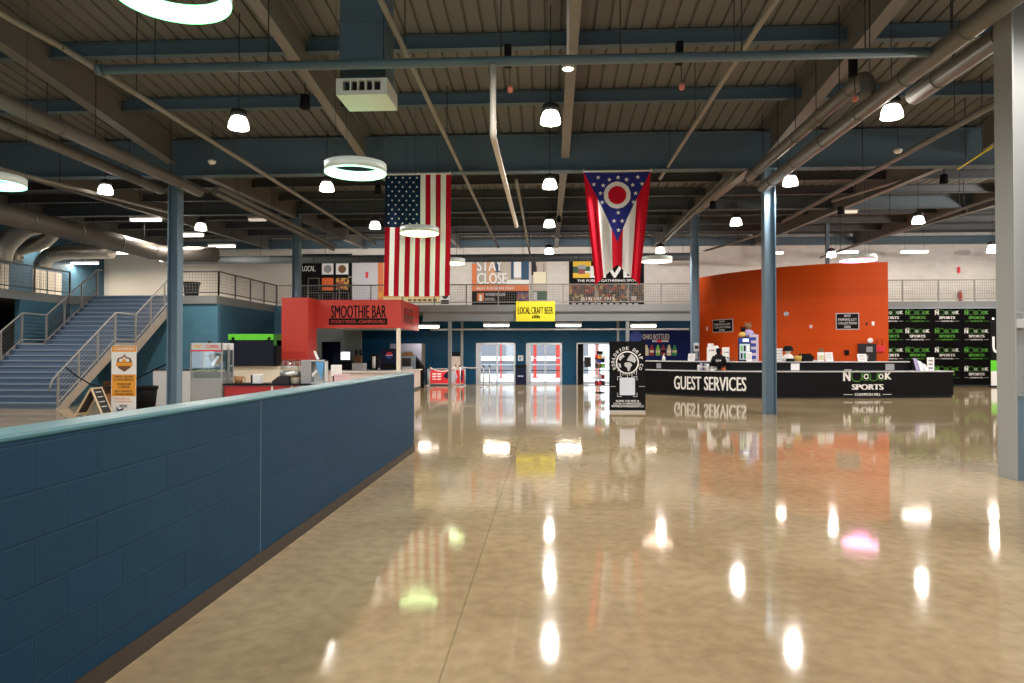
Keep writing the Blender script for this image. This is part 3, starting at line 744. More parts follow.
pipe([P(958, 169, Y=17.2), P(992, 147, Y=15)], .018, YEL, 'thin yellow cable strung near the large near column', 'cable', 'ceiling_cable', hang=2)
# big round duct and its return along the back
zR = 5.75; xR = line(80, 233, zR); yR = P(150, 253, X=xR).y
pipe([(xR, 13, zR), (xR, yR+1.2, zR), (xR+2.2, yR+1.2, zR)], .33, DUCT, 'large round grey duct running back over the staircase', 'duct', 'round_duct', bands=7, hang=5, rad=1., seg=18)
zz = P(500, 258, Y=33.6).z; t = pipe([(P(165, 258, Y=33.6).x, 33.6, zz), (P(692, 258, Y=33.6).x, 33.6, zz)], .19, mat('duct_blue_grey', (.15, .175, .20), .45), 'round blue grey duct along the top of the mezzanine posters', 'duct', 'round_duct', bands=12, hang=8, seg=16)
for pts, r, lab in (([(0, 262), (3, 246), (24, 226), (60, 222)], .42, 'foil-wrapped duct elbow at the left picture edge'), ([(16, 262), (14, 250), (44, 243), (58, 228)], .30, 'silver duct elbow with fluorescent light on it'), ([(42, 268), (44, 257), (60, 252), (112, 251)], .36, 'long silver green duct above the upstairs windows')):
    Yq = 28.3 if 'elbow at' in lab else (29.6 if 'fluor' in lab else 31.5)
    q = [P(a, c, Y=Yq) for a, c in pts]; pipe(q, r, FOIL, lab, 'duct', 'foil_duct', rad=.45, seg=16)
# hanging duct with diffuser box
Yh = 10.25; X0, X1, Z0, Z1 = rect(336, 78, 387, 92.5, Yh)
zbot = P(362, 106, Y=Yh+.75).z
t = thing('air_diffuser', ((X0+X1)/2, Yh+.5, zbot), 'hanging blue air duct ending in a white louvred diffuser box', 'air diffuser')
dx0, dx1 = X0+.02, X1-.05
b = MB(); b.box(dx0, dx1, Yh+.12, Yh+.65, Z1-.02, roof(Yh)+.0); obj('duct', b, STEEL, t)
for z in (Z1+.35, Z1+.9): b = MB(); b.box(dx0-.02, dx1+.02, Yh+.1, Yh+.67, z, z+.03); obj('seam', b, STEEL, t)
DIFF = mat('diffuser_white', (.66, .70, .68), .4)
b = MB(); b.prism([(X0, Yh, Z0), (X0, Yh+.72, Z0), (X0+.1, Yh+1., zbot), (X1-.1, Yh+1., zbot), (X1, Yh+.72, Z0), (X1, Yh, Z0)][:0] or [(X0, Yh, Z0), (X1, Yh, Z0), (X1, Yh+.72, Z0), (X0, Yh+.72, Z0)], (0, 0, -.03)); obj('base_pan', b, DIFF, t)
for x in (X0, X1-.10): b = MB(); b.box(x, x+.10, Yh, Yh+.72, Z0, Z1); obj('corner', b, DIFF, t)
b = MB(); b.box(X0+.10, X1-.10, Yh+.14, Yh+.68, Z0, Z1); obj('core', b, CHAR, t)
b = MB(); b.box(X0+.10, X1-.10, Yh, Yh+.06, Z0, Z0+.035); b.box(X0+.10, X1-.10, Yh, Yh+.06, Z1-.035, Z1)
for k in range(1, 5): x = X0+.10+(X1-X0-.20)*k/5; b.box(x-.012, x+.012, Yh+.01, Yh+.08, Z0, Z1)
obj('louvre', b, DIFF, t)

# small ceiling fittings
def speaker(px, py, Y, w, h, lab):
    p = P(px, py, Y=Y)
    t = thing('ceiling_speaker', (p.x, p.y, p.z-h/2), lab, 'speaker')
    b = MB(); b.lathe([(0, -h/2), (w*.42, -h/2), (w*.5, -h*.42), (w*.4, h*.45), (w*.3, h/2), (0, h/2)], p, 14); obj('cabinet', b, BLACKM, t)
    b = MB(); b.tube([(p.x, p.y, p.z+h/2-.01), (p.x, p.y, roof(p.y))], .012, 6); obj('hanger', b, CHAR, t)
speaker(305, 102, 14.6, .23, .30, 'black hanging speaker beside the air diffuser')
speaker(378, 190, 18.9, .20, .26, 'black hanging speaker left of the stars and stripes flag')
speaker(841, 210.5, 26, .26, .26, 'black hanging speaker above the pink ring light')
speaker(944, 179, 20, .23, .26, 'black hanging speaker left of the large near column')
speaker(713, 205, 24, .24, .26, 'black hanging speaker between the guest services columns')
speaker(559, 219, 26, .16, .24, 'black hanging speaker beside the middle dome pendants')
speaker(964, 209, 24, .2, .2, 'small black speaker above the fire extinguisher')
def horn(px, py, Y, lab):
    p = P(px, py, Y=Y); t = thing('reel_hoist', p, lab, 'cable reel')
    b = MB(); b.box(p.x-.05, p.x+.05, Y-.06, Y+.06, p.z-.02, p.z+.30); obj('housing', b, BLACKM, t, bevel=.015)
    b = MB(); b.tube([(p.x+.02, Y, p.z), (p.x+.03, Y, p.z-.30)], .006, 5); obj('cord', b, BLACKM, t)
    b = MB(); b.lathe([(0, -.09), (.035, -.09), (.045, -.03), (.02, 0), (0, 0)], (p.x+.03, Y, p.z-.29), 10); obj('pendant_plug', b, mat('plug_red', (.55, .16, .12), .5), t)
horn(679.5, 63, 9.98, 'black cord reel with red plug hanging from the blue cross pipe')
horn(508, 66, 9.98, 'black cord reel beside the white drop pipe')
horn(853, 76, 10.6, 'black cord reel with red plug above the thick grey pipe')
p = P(568, 69, Y=10.3); t = thing('downlight', p, 'small round downlight under the middle rafter', 'downlight')
b = MB(); b.lathe([(0, .09), (.09, .09), (.095, .0), (.08, 0), (.08, .03), (0, .03)], p, 16); obj('can', b, LGREY, t)
b = MB(); b.lathe([(0, .002), (.078, .002), (.078, -.008), (0, -.008)], p, 16); obj('lens', b, glow('downlight_glow', (1, .92, .8), 1.6), t)
b = MB(); b.tube([(p.x, p.y, p.z+.085), (p.x, p.y, roof(p.y)-.6)], .02, 6); obj('stem', b, LGREY, t)
for px, py, Y, lab in ((212, 162, 17.2, 'white ball detector hanging over the popcorn side'), (898, 151, 17.4, 'white ball detector hanging behind the large near column')):
    p = P(px, py, Y=Y); t = thing('smoke_detector', p, lab, 'detector')
    b = MB(); b.lathe([(0, -.07), (.07, -.05), (.10, 0), (.10, .03), (.05, .06), (0, .06)], p, 14); obj('body', b, WHITE, t)
    b = MB(); b.tube([(p.x, p.y, p.z+.05), (p.x, p.y, roof(p.y))], .008, 5); obj('stem', b, CHAR, t)

# ------------------------------------------------------------------ orange wall and guest services desk
def catmull(pts, n=8):
    pts = [V((*p, 0)) for p in pts]; e = [pts[0]*2-pts[1]]+pts+[pts[-1]*2-pts[-2]]; out = []
    for i in range(1, len(e)-2):
        for k in range(n):
            t = k/n; a, b_, c, d = e[i-1:i+3]
            out.append(.5*((2*b_)+(c-a)*t+(2*a-5*b_+4*c-d)*t*t+(3*b_-a-3*c+d)*t**3))
    return out+[pts[-1]]
class Curve:
    def __init__(s, pts, n=8):
        s.p = catmull(pts, n); s.l = [0]
        for a, c in zip(s.p, s.p[1:]): s.l.append(s.l[-1]+(c-a).length)
        s.L = s.l[-1]
    def at(s, d):
        d = max(0, min(s.L, d)); i = 0
        while i < len(s.l)-2 and s.l[i+1] < d: i += 1
        f = (d-s.l[i])/(s.l[i+1]-s.l[i]); return s.p[i].lerp(s.p[i+1], f)
    def nrm(s, d):
        t = (s.at(d+.05)-s.at(d-.05)).normalized(); return V((t.y, -t.x, 0))     # towards the hall
    def dpx(s, px):
        """arc length where the photo column px meets the curve"""
        best = min((abs(((q-EYE).dot(RT)/(q-EYE).dot(FW))*F+512-px), i) for i, q in [(i, s.at(s.L*i/400)) for i in range(401)]); return s.L*best[1]/400
    def solid(s, b, d0, d1, o0, o1, z0, z1, n=28):
        """between offsets o0 (front) and o1 (back), heights z0..z1, closed"""
        R = []
        for k in range(n+1):
            d = d0+(d1-d0)*k/n; q, m = s.at(d), s.nrm(d)
            R.append([b.bm.verts.new((q-m*o)+V((0, 0, z))) for o, z in ((o0, z0), (o1, z0), (o1, z1), (o0, z1))])
        for a, c in zip(R, R[1:]):
            for i in range(4): b.face([a[i], a[(i+1) % 4], c[(i+1) % 4], c[i]])
        b.face(R[0]); b.face(R[-1][::-1]); return b
    def fn(s, d, z, off=.002):
        def f(a, h, t):
            q, m = s.at(d+a), s.nrm(d+a); return q+m*(off+t)+V((0, 0, z+h))
        return f
def dpt(px, d):
    r = (px-512)/F*d; q = EYE+V((FW.x, FW.y, 0)).normalized()*d+RT*r; return (q.x, q.y)
OW = Curve([dpt(697, 34.6), dpt(708, 33.6), dpt(735, 31.9), dpt(776, 30.1), dpt(823, 28.9), dpt(860, 28.45), dpt(888.5, 28.2)])
b = MB(); OW.solid(b, 0, OW.L, 0, .25, 0, 5.24, 40)
struct('wall_orange', b, ORANGE, 'tall curved orange wall behind the guest services desk', 'wall')
DK = Curve([dpt(630, 27.3), dpt(645, 26.6), dpt(690, 25.2), dpt(740, 24.35), dpt(800, 24.1), dpt(860, 24.15), dpt(910, 24.3), dpt(953, 24.5)])
HL, HU = .905, 1.235
desk = thing('reception_desk', (*DK.at(DK.L/2).xy, 0), 'long curved black guest services desk with pale counter edges', 'reception desk')
b = MB(); DK.solid(b, 0, DK.L, 0, .55, .09, HL, 36); fp = obj('front_panel', b, BLACK, desk)
b = MB(); DK.solid(b, .02, DK.L-.02, .05, .5, 0, .09, 36); obj('toe_kick', b, CHAR, desk)
b = MB(); DK.solid(b, 0, DK.L, -.04, .6, HL, HL+.035, 36); obj('lower_counter', b, LGREY, desk)
dU = DK.dpx(918)
b = MB(); DK.solid(b, 0, dU, .42, .55, HL+.035, HU, 36); obj('riser', b, BLACK, desk)
b = MB(); DK.solid(b, 0, dU, .38, .85, HU, HU+.035, 36); obj('upper_counter', b, LGREY, desk)
da, dc = DK.dpx(674), DK.dpx(746.5)
b = MB(); b.text('GUEST SERVICES', (0, 0, 0), .485, dc-da, bold=.035, fn=DK.fn((da+dc)/2, .485), t=.012); obj('lettering', b, WHITE, fp)

def nook_logo(b, put, w, green=None, mats=(0, 1)):
    """sports club mark: N, two ringed eyes in a leafy outline, K; SPORTS; CHAMPION MILL. put(a,h,t)->point, w = width"""
    def T(s, cx, cz, h, ww, bold=.0): b.text(s, (0, 0, 0), h*w, ww*w, fn=lambda a, q, t: put(cx*w+a, cz*w+q, t), t=.008, bold=bold)
    b.m(mats[0]); T('N', -.43, .17, .20, .15, .05); T('K', .43, .17, .14, .14, .05)
    T('SPORTS', 0, -.05, .11, .66, .055); T('CHAMPION MILL', 0, -.20, .055, .54, .02)
    def ringp(cx, cz, r0, r1, n=14, sq=1.):
        for k in range(n):
            a0, a1 = 2*math.pi*k/n, 2*math.pi*(k+1)/n
            b.poly([put((cx+r*math.cos(a)*sq)*w, (cz+r*math.sin(a))*w, .006) for r, a in ((r0, a0), (r1, a0), (r1, a1), (r0, a1))])
    ringp(-.03, .16, .032, .055); ringp(.28, .16, .030, .052)
    b.poly([put(x*w, z*w, .006) for x, z in ((-.5, -.205), (-.31, -.205), (-.31, -.195), (-.5, -.195))])
    b.poly([put(x*w, z*w, .006) for x, z in ((.31, -.205), (.5, -.205), (.5, -.195), (.31, -.195))])
    b.poly([put(x*w, z*w, .006) for x, z in ((-.48, .285), (-.33, .285), (-.33, .30), (-.48, .30))])
    b.m(mats[1]); ringp(-.22, .17, .105, .118, 18); ringp(.12, .17, .09, .10, 18, 1.1); ringp(-.03, .16, .075, .085, 16, 1.2); ringp(.28, .16, .07, .08, 16, 1.2)
dl = (DK.dpx(843.5)+DK.dpx(891.5))/2; wl = DK.dpx(891.5)-DK.dpx(843.5)
b = MB(); f = DK.fn(dl, .48); nook_logo(b, f, wl); obj('club_emblem', b, [WHITE, GREEND], fp)

def on_curve(C, px, z, off): d = C.dpx(px); q, m = C.at(d), C.nrm(d); return q-m*off+V((0, 0, z)), m, d
def plaque(C, px0, px1, z0, z1, off, m, lab, name='notice', cat='notice', txt=None):
    d0, d1 = C.dpx(px0), C.dpx(px1); b = MB(); C.solid(b, d0, d1, off-.008, off, z0, z1, 2)
    t = thing(name, C.at((d0+d1)/2)-C.nrm((d0+d1)/2)*off+V((0, 0, z0)), lab, cat); obj('sheet', b, m, t)
    if txt:
        b = MB(); n = len(txt)
        for i, (s, h) in enumerate(txt):
            zc = z1-(z1-z0)*(i+.6)/(n+.2); b.text(s, (0, 0, 0), h*(z1-z0), (d1-d0)*.8, fn=C.fn((d0+d1)/2, zc, -(off-.008)+.001), t=.002, bold=.01)
        obj('lettering', b, PAPER if m in (BLACKM, BLACK) else CHAR, t)
    return t
plaque(DK, 649.5, 654.5, .98, 1.17, .418, GREY, 'grey notice on the riser beside the coffee sign')
plaque(DK, 774, 777.5, .96, 1.18, .418, PAPER, 'white notice on the riser just right of the desk column')
plaque(DK, 795, 804, .96, 1.20, .418, PAPER, 'white notice on the riser below the black hat')
plaque(DK, 893, 902.5, .96, 1.18, .418, GREY, 'blue grey notice on the riser near the desk end')
TXT = [('NOOK', .13), ('PARKING LOT', .15), ('COLLECTIONS', .15), ('HERE', .13)]
for px0, px1, py0, py1, lab in ((713.5, 733.5, 319.2, 332.3, 'smaller framed black notice on the orange wall, toward the white wall'), (836, 859.5, 313, 329.6, 'larger framed black notice on the orange wall above the papers')):
    d0, d1 = OW.dpx(px0), OW.dpx(px1); q = OW.at((d0+d1)/2); dd = (q-EYE).dot(V((FW.x, FW.y, 0)).normalized())
    z1, z0 = 1.6+(352-py0)*dd/F, 1.6+(352-py1)*dd/F
    t = thing('framed_notice', q+V((0, 0, z0)), lab, 'framed notice')
    b = MB(); OW.solid(b, d0, d1, -.03, -.002, z0, z1, 4); obj('frame', b, LGREY, t)
    b = MB(); e = .035; OW.solid(b, d0+e, d1-e, -.036, -.03, z0+e, z1-e, 4); pn = obj('panel', b, BLACKM, t)
    b = MB()
    for i, (s, h) in enumerate(TXT):
        b.text(s, (0, 0, 0), h*(z1-z0), (d1-d0)*(.28 if i in (0, 3) else .8), fn=OW.fn((d0+d1)/2, z1-(z1-z0)*(i+.75)/4.5, .0365), t=.003, bold=.01)
    obj('lettering', b, PAPER, pn)
def wallbit(px, py, w, h, m, lab, name, cat, dep=.05, round_=False):
    d = OW.dpx(px); q, n = OW.at(d), OW.nrm(d); dd = (q-EYE).dot(V((FW.x, FW.y, 0)).normalized()); z = 1.6+(352-py)*dd/F
    b = MB(); c = q+V((0, 0, z)); tx = V((-n.y, n.x, 0))
    if round_:
        b.disc(c, w/2, n, 20, dep*.5); b.disc(c+n*dep*.5, w*.36, n, 20, dep*.5)
    else:
        b.prism([c-tx*w/2-V((0, 0, h/2)), c+tx*w/2-V((0, 0, h/2)), c+tx*w/2+V((0, 0, h/2)), c-tx*w/2+V((0, 0, h/2))], n*dep)
        b.prism([c+n*dep-tx*w/5-V((0, 0, h/5)), c+n*dep+tx*w/5-V((0, 0, h/5)), c+n*dep+tx*w/5+V((0, 0, h/5)), c+n*dep-tx*w/5+V((0, 0, h/5))], n*dep*.3)
    return obj(name, b, m, label=lab, cat=cat), c, n, tx
wallbit(707.5, 328.5, .10, .17, WHITE, 'white switch plate left of the smaller framed notice', 'switch_plate', 'switch', .02)
wallbit(811.5, 326.5, .12, .14, PINK, 'small pale switch plate between dome camera and larger framed notice', 'switch_plate', 'switch', .02)
wallbit(873.5, 323.5, .10, .17, WHITE, 'white switch plate right of the larger framed notice', 'switch_plate', 'switch', .02)
wallbit(867.5, 324, .05, .13, CHAR, 'dark slot beside the white switch plate on the orange wall', 'wall_slot', 'slot', .02)
wallbit(787, 314, .20, .2, LGREY, 'round white camera on the orange wall beside the desk column', 'dome_camera', 'camera', .12, True)
wallbit(847, 352.5, .17, .20, BLACK, 'small black wall box above the counter papers', 'wall_box', 'wall box', .06)
wallbit(870.5, 340.5, .22, .2, WHITE, 'white round fixture above the black control panel', 'round_fixture', 'fixture', .08, True)
o, c, n, tx = wallbit(867, 352.5, .66, .72, CHAR, 'black control panel on the orange wall', 'control_panel', 'control panel', .10)
for nm, x0_, x1_, z0_, z1_ in (('display', -.05, .18, .02, .24), ('notice_sheet', -.22, .02, -.28, -.10)):
    b = MB(); b.prism([c+tx*x0_+n*.135+V((0, 0, z0_)), c+tx*x1_+n*.135+V((0, 0, z0_)), c+tx*x1_+n*.135+V((0, 0, z1_)), c+tx*x0_+n*.135+V((0, 0, z1_))], n*.008)
    q = obj(nm, b, GREY); q.parent = o; q.location = q.location-o.location
o, c, n, tx = wallbit(880, 348.5, .32, .26, BRORED, 'red alarm box on the end of the orange wall', 'alarm_box', 'alarm box', .10)
for k in (-.09, .09):
    b = MB(); b.tube([c+tx*k+n*.05+V((0, 0, .12)), c+tx*k*1.15+n*.05+V((0, 0, .38))], .01, 6)
    q = obj('antenna', b, BLACKM); q.parent = o; q.location = q.location-o.location

# ------------------------------------------------------------------ things on the guest services desk
UC, LC = HU+.035, HL+.035
def dbox(px0, px1, z0, h, off, dep, mats, lab, name, cat, bevel=.01, sub=None):
    d0, d1 = DK.dpx(px0), DK.dpx(px1); dm = (d0+d1)/2; q, n = DK.at(dm), DK.nrm(dm); tx = V((-n.y, n.x, 0)); w = d1-d0; c = q-n*off+V((0, 0, z0))
    t = thing(name, c, lab, cat); b = MB()
    b.prism([c-tx*w/2, c+tx*w/2, c+tx*w/2-n*dep, c-tx*w/2-n*dep], (0, 0, h)); obj('body', b, mats, t, bevel=bevel)
    return t, c, n, tx, w
def panel(b, c, tx, n, x0, x1, z0, z1, t=.006, o=0.): 
    b.prism([c+tx*x0+V((0, 0, z0))+n*o, c+tx*x1+V((0, 0, z0))+n*o, c+tx*x1+V((0, 0, z1))+n*o, c+tx*x0+V((0, 0, z1))+n*o], n*t)
def sign_card(px0, px1, z0, h, off, lab, m=PAPER, tilt=.06):
    d0, d1 = DK.dpx(px0), DK.dpx(px1); dm = (d0+d1)/2; q, n = DK.at(dm), DK.nrm(dm); tx = V((-n.y, n.x, 0)); w = d1-d0; c = q-n*off+V((0, 0, z0))
    t = thing('card_holder', c, lab, 'sign'); b = MB()
    b.prism([c-tx*w/2, c+tx*w/2, c+tx*w/2+V((0, 0, h))-n*tilt, c-tx*w/2+V((0, 0, h))-n*tilt], -n*.008); obj('card', b, m, t)
    b = MB(); panel(b, c-n*.1, tx, n, -w/2, w/2, 0, .008, .12); obj('foot', b, CLEAR, t)
    b = MB()
    for k in range(4): panel(b, c-n*tilt*(.8-.18*k), tx, n, -w*.36, w*.36*(1-.2*(k % 2)), h*(.78-.18*k), h*(.83-.18*k), .004, .004)
    obj('print', b, GREY, t)
sign_card(681.5, 688.5, UC, .27, .5, 'white card sign on the counter before the soda banner')
sign_card(748, 753.5, UC, .33, .45, 'white card sign in front of the drinks cooler')
sign_card(834, 841.5, UC, .32, .55, 'white sheet on the counter, right of the small photo stand')
sign_card(866.5, 876, UC, .26, .5, 'white sheet on the counter below the control panel')
sign_card(709, 716, LC, .26, .15, 'tilted white card on the lower counter beside the black hoodie', tilt=.14)
t, c, n, tx, w = dbox(826, 833, UC, .32, .6, .05, PAPER, 'small photo stand with dark picture on white sheet', 'photo_stand', 'photo stand', .004)
b = MB(); panel(b, c, tx, n, -w*.3, w*.45, .32, .46, .02, -.03); obj('photo', b, BROWN, t)
b = MB(); panel(b, c, tx, n, -w*.4, w*.4, .05, .22, .004, .001); obj('print', b, LEMON, t)
# white carton dispenser with tabs
t, c, n, tx, w = dbox(701, 711.5, UC, .50, .62, .3, WHITE, 'tall white carton display beside the black hoodie', 'carton_display', 'display', .01)
b = MB(); panel(b, c, tx, n, -w*.42, -w*.05, .50, .64, .25, -.27); obj('flap', b, WHITE, t)
b = MB(); panel(b, c, tx, n, .05*w, .42*w, .50, .56, .25, -.27); obj('flap', b, WHITE, t)
b = MB(); b.text('CARE', c+n*.002+V((0, 0, .39)), .055, w*.55, tx, (0, 0, 1), .003, .02); obj('lettering', b, CHAR, t)
# black hoodie on a bust
d = DK.dpx(717.5); q, n = DK.at(d), DK.nrm(d); tx = V((-n.y, n.x, 0)); c = q-n*.2+V((0, 0, LC))
t = thing('hoodie_display', c, 'black hoodie on a short display bust standing on the lower counter', 'hoodie')
b = MB(); b.lathe([(0, 0), (.14, 0), (.15, .02), (.05, .05), (.04, .2), (0, .2)], c, 16); obj('stand', b, CHAR, t)
b = MB()
b.lathe([(0, .14), (.17, .15), (.19, .3), (.18, .44), (.14, .54), (.06, .60), (.075, .64), (.10, .72), (.07, .79), (0, .80)], c, 16)
obj('hoodie_body', b, BLACKM, t)
for s in (-1, 1): b = MB(); b.tube([c+tx*s*.15+V((0, 0, .50)), c+tx*s*.22+V((0, 0, .34)), c+tx*s*.22+n*.03+V((0, 0, .16))], [.065, .06, .05], 10); obj('sleeve', b, BLACKM, t)
b = MB(); b.text('N', c+n*.19+V((0, 0, .36)), .09, .10, tx, (0, 0, 1), .006, .03); b.disc(c+n*.19+tx*.10+V((0, 0, .36)), .03, n, 12); obj('print', b, LGREY, t)
t, c, n, tx, w = dbox(719, 726, UC, .5, .66, .12, WHITE, 'white price board behind the black hoodie', 'price_board', 'board', .004)
b = MB(); panel(b, c, tx, n, -w*.2, w*.48, .12, .16, .004, .001); panel(b, c, tx, n, -w*.2, w*.48, .3, .34, .004, .001); obj('print', b, GREY, t)
t, c, n, tx, w = dbox(720.5, 724.5, LC, .28, .2, .1, mat('orange_card', (.70, .13, .02), .5), 'orange box on the lower counter beside the black hoodie', 'orange_box', 'box', .006)
b = MB(); panel(b, c, tx, n, -w*.5, w*.5, .10, .14, .004, .001); obj('tape', b, BROWN, t)
for k, (px, m) in enumerate(((697, PAPER), (700, PURPLE), (703.5, GREY), (706.5, PAPER))):
    d = DK.dpx(px); q, n = DK.at(d), DK.nrm(d); c = q-n*.18+V((0, 0, LC)); h = (.20, .27, .25, .24)[k]
    t = thing('pouch', c, ['white pouch at the outer end of the pouch row', 'lavender pouch between the white and grey ones', 'grey pouch between lavender and white ones', 'white pouch next to the tilted card'][k], 'pouch', 'pouches on the lower counter')
    b = MB(); b.lathe([(0, 0), (.055, 0), (.065, h*.4), (.05, h*.85), (.055, h), (0, h)], c, 10); obj('bag', b, m, t)
    b = MB(); b.lathe([(.066, h*.3), (.068, h*.3), (.064, h*.6), (.06, h*.6)], c, 10); obj('label_band', b, LGREY, t)
d = DK.dpx(655.5); q, n = DK.at(d), DK.nrm(d); c = q-n*.5+V((0, 0, UC)); t = thing('pump_bottle', c, 'white pump bottle on the counter beside the coffee sign', 'bottle')
b = MB(); b.lathe([(0, 0), (.06, 0), (.06, .14), (.025, .18), (.02, .2), (0, .2)], c, 12); obj('bottle', b, WHITE, t)
b = MB(); b.tube(arc([c+V((0, 0, .19)), c+V((0, 0, .25)), c+V((.05, 0, .25))], .02), .01, 6); obj('pump', b, WHITE, t)
for k, px in enumerate((726, 729.5, 733)):
    d = DK.dpx(px); q, n = DK.at(d), DK.nrm(d); c = q-n*.55+V((0, 0, UC)); b = MB(); b.lathe([(0, 0), (.035, 0), (.05, .13), (.046, .13), (.032, .01), (0, .01)], c, 12)
    obj('clear_tumbler', b, CLEAR, label=['clear tumbler next to the white price board', 'clear tumbler in the middle of three', 'clear tumbler nearest the drinks cooler'][k], cat='tumbler', group='tumblers on the desk')
# drinks cooler and what stands on it
t, c, n, tx, w = dbox(740, 752.5, UC, .84, .70, .4, NAVY, 'countertop drinks cooler with glowing blue header', 'drinks_cooler', 'cooler', .02)
b = MB(); panel(b, c, tx, n, -w*.48, w*.48, .66, .83, .01, .001); obj('header', b, ROYAL, t)
b = MB(); panel(b, c, tx, n, -w*.15, w*.3, .70, .80, .006, .012); obj('header_light', b, COOLG, t)
b = MB(); panel(b, c, tx, n, -w*.42, w*.42, .06, .62, .006, .001); obj('window', b, COOLG if 0 else mat('cooler_inside', (.35, .42, .45), .4, emit=(.7, .85, 1), estr=.18), t)
for i, m in enumerate((CHAR, DGREEN, LGREY, LGREEN, CHAR, WHITE)):
    b = MB(); x = -w*.34+(i % 3)*w*.25; z = .09+(i//3)*.27; panel(b, c, tx, n, x, x+w*.17, z, z+.2, .008, .007); obj('can', b, m, t)
def plush(off, zz, s, mb_, mh, lab, px):
    d = DK.dpx(px); q, n = DK.at(d), DK.nrm(d); tx = V((-n.y, n.x, 0)); c = q-n*off+V((0, 0, zz)); t = thing('plush_toy', c, lab, 'plush toy')
    b = MB(); b.lathe([(0, 0), (.11*s, .01), (.14*s, .1*s), (.11*s, .22*s), (.05*s, .27*s), (0, .28*s)], c, 14); obj('body', b, mb_, t)
    b = MB(); b.lathe([(0, .22*s), (.07*s, .25*s), (.105*s, .34*s), (.08*s, .44*s), (0, .47*s)], c, 14); obj('head', b, mh, t)
    for k in (-1, 1):
        b = MB(); b.tube([c+tx*k*.07*s+V((0, 0, .42*s)), c+tx*k*.09*s+V((0, 0, .49*s))], [.035*s, .02*s], 8); obj('ear', b, mh, t)
        b = MB(); b.tube([c+tx*k*.10*s+V((0, 0, .2*s)), c+tx*k*.17*s+n*.04*s+V((0, 0, .08*s))], [.045*s, .035*s], 8); obj('arm', b, mb_, t)
plush(.9, UC+.84, .82, mat('plush_yellow', (.62, .42, .10), .8), BLACKM, 'black and yellow plush toy on the drinks cooler', 744.5)
plush(.95, UC+.84, 1.15, PURPLE, BROWN, 'lavender plush toy with brown head on the drinks cooler', 752)
t, c, n, tx, w = dbox(754, 763, UC, .95, .72, .3, mat('pale_box', (.55, .48, .58), .5), 'tall patterned lavender carton hidden partly by the desk column', 'patterned_carton', 'carton', .01)
b = MB()
for k in range(4): panel(b, c, tx, n, -w*.4, w*.2, .08+k*.22, .2+k*.22, .005, .001)
obj('print', b, ROYAL, t)
t, c, n, tx, w = dbox(776, 790, UC, .46, .75, .35, WHITE, 'white striped carton right of the desk column', 'striped_carton', 'carton', .008)
b = MB()
for k in range(4): panel(b, c, tx, n, -w*.45, w*.45, .07+k*.1, .085+k*.1, .004, .001)
obj('print', b, GREY, t)
d = DK.dpx(794); q, n = DK.at(d), DK.nrm(d); tx = V((-n.y, n.x, 0)); c = q-n*.6+V((0, 0, UC)); t = thing('hat_display', c, 'black round hat on a pale display bust on the counter', 'hat display')
b = MB(); b.lathe([(0, 0), (.17, 0), (.19, .16), (.12, .24), (.06, .27), (.065, .30), (.10, .34), (.11, .42), (0, .5)], c, 18); obj('bust', b, mat('bust_white', (.74, .70, .70), .5), t)
b = MB(); b.lathe([(.20, .37), (.205, .385), (.17, .41), (.165, .47), (.12, .54), (0, .56)], c, 18); b.lathe([(0, .36), (.20, .37)], c, 18); obj('hat', b, BLACKM, t)
b = MB(); panel(b, c, tx, n, -.14, .14, .0, .10, .03, .2); obj('nameplate', b, BLACK, t)
d = DK.dpx(804.5); q, n = DK.at(d), DK.nrm(d); c = q-n*.6+V((0, 0, UC)); t = thing('basket', c, 'yellow brown basket beside the black hat display', 'basket')
b = MB(); b.lathe([(0, 0), (.12, 0), (.15, .2), (.14, .2), (.11, .02), (0, .02)], c, 14); obj('bowl', b, mat('basket_yellow', (.50, .33, .06), .6), t)
b = MB(); b.tube(arc([c+V((-.14, 0, .18)), c+V((-.12, 0, .34)), c+V((.12, 0, .34)), c+V((.14, 0, .18))], .08), .012, 6); obj('handle', b, BROWN, t)
t, c, n, tx, w = dbox(807, 822, UC, .21, .6, .35, BLACKM, 'low black tray printer on the counter', 'black_printer', 'printer', .03)
b = MB(); panel(b, c-n*.05, tx, n, -w*.35, w*.35, .21, .27, .2, -.2); obj('lid', b, BLACKM, t)
b = MB(); panel(b, c, tx, n, w*.4, w*.62, .0, .05, .1, -.02); obj('paper_slot', b, LGREY, t)
# brochures and flyer at the desk end
d = DK.dpx(925); q, n = DK.at(d), DK.nrm(d); tx = V((-n.y, n.x, 0)); c = q-n*.2+V((0, 0, LC)); t = thing('brochure_rack', c, 'stepped rack of lavender brochures at the desk end', 'brochure rack')
b = MB(); panel(b, c-n*.12, tx, n, -.22, .22, 0, .02, .24); panel(b, c-n*.14, tx, n, -.22, .22, 0, .3, .01); obj('rack', b, CLEAR, t)
for k in range(5):
    b = MB(); x = -.2+k*.085; o = .04-.03*(k % 2)
    b.prism([c+tx*x+n*o, c+tx*(x+.13)+n*o, c+tx*(x+.09)+n*(o-.1)+V((0, 0, .42-.05*k)), c+tx*(x-.05)+n*(o-.1)+V((0, 0, .46-.05*k))], n*.006); obj('brochure', b, [PURPLE, LAV, PAPER, PURPLE, PAPER][k], t)
t, c, n, tx, w = dbox(934, 941, LC, .47, .3, .02, PAPER, 'upright white flyer at the end of the desk', 'flyer_stand', 'flyer', .003)
b = MB()
for k in range(3): panel(b, c, tx, n, -w*.3, w*.3, .06+k*.13, .13+k*.13, .004, .001)
obj('print', b, GREY, t)
b = MB(); panel(b, c-n*.06, tx, n, -w*.5, w*.5, 0, .01, .12); obj('foot', b, CLEAR, t)
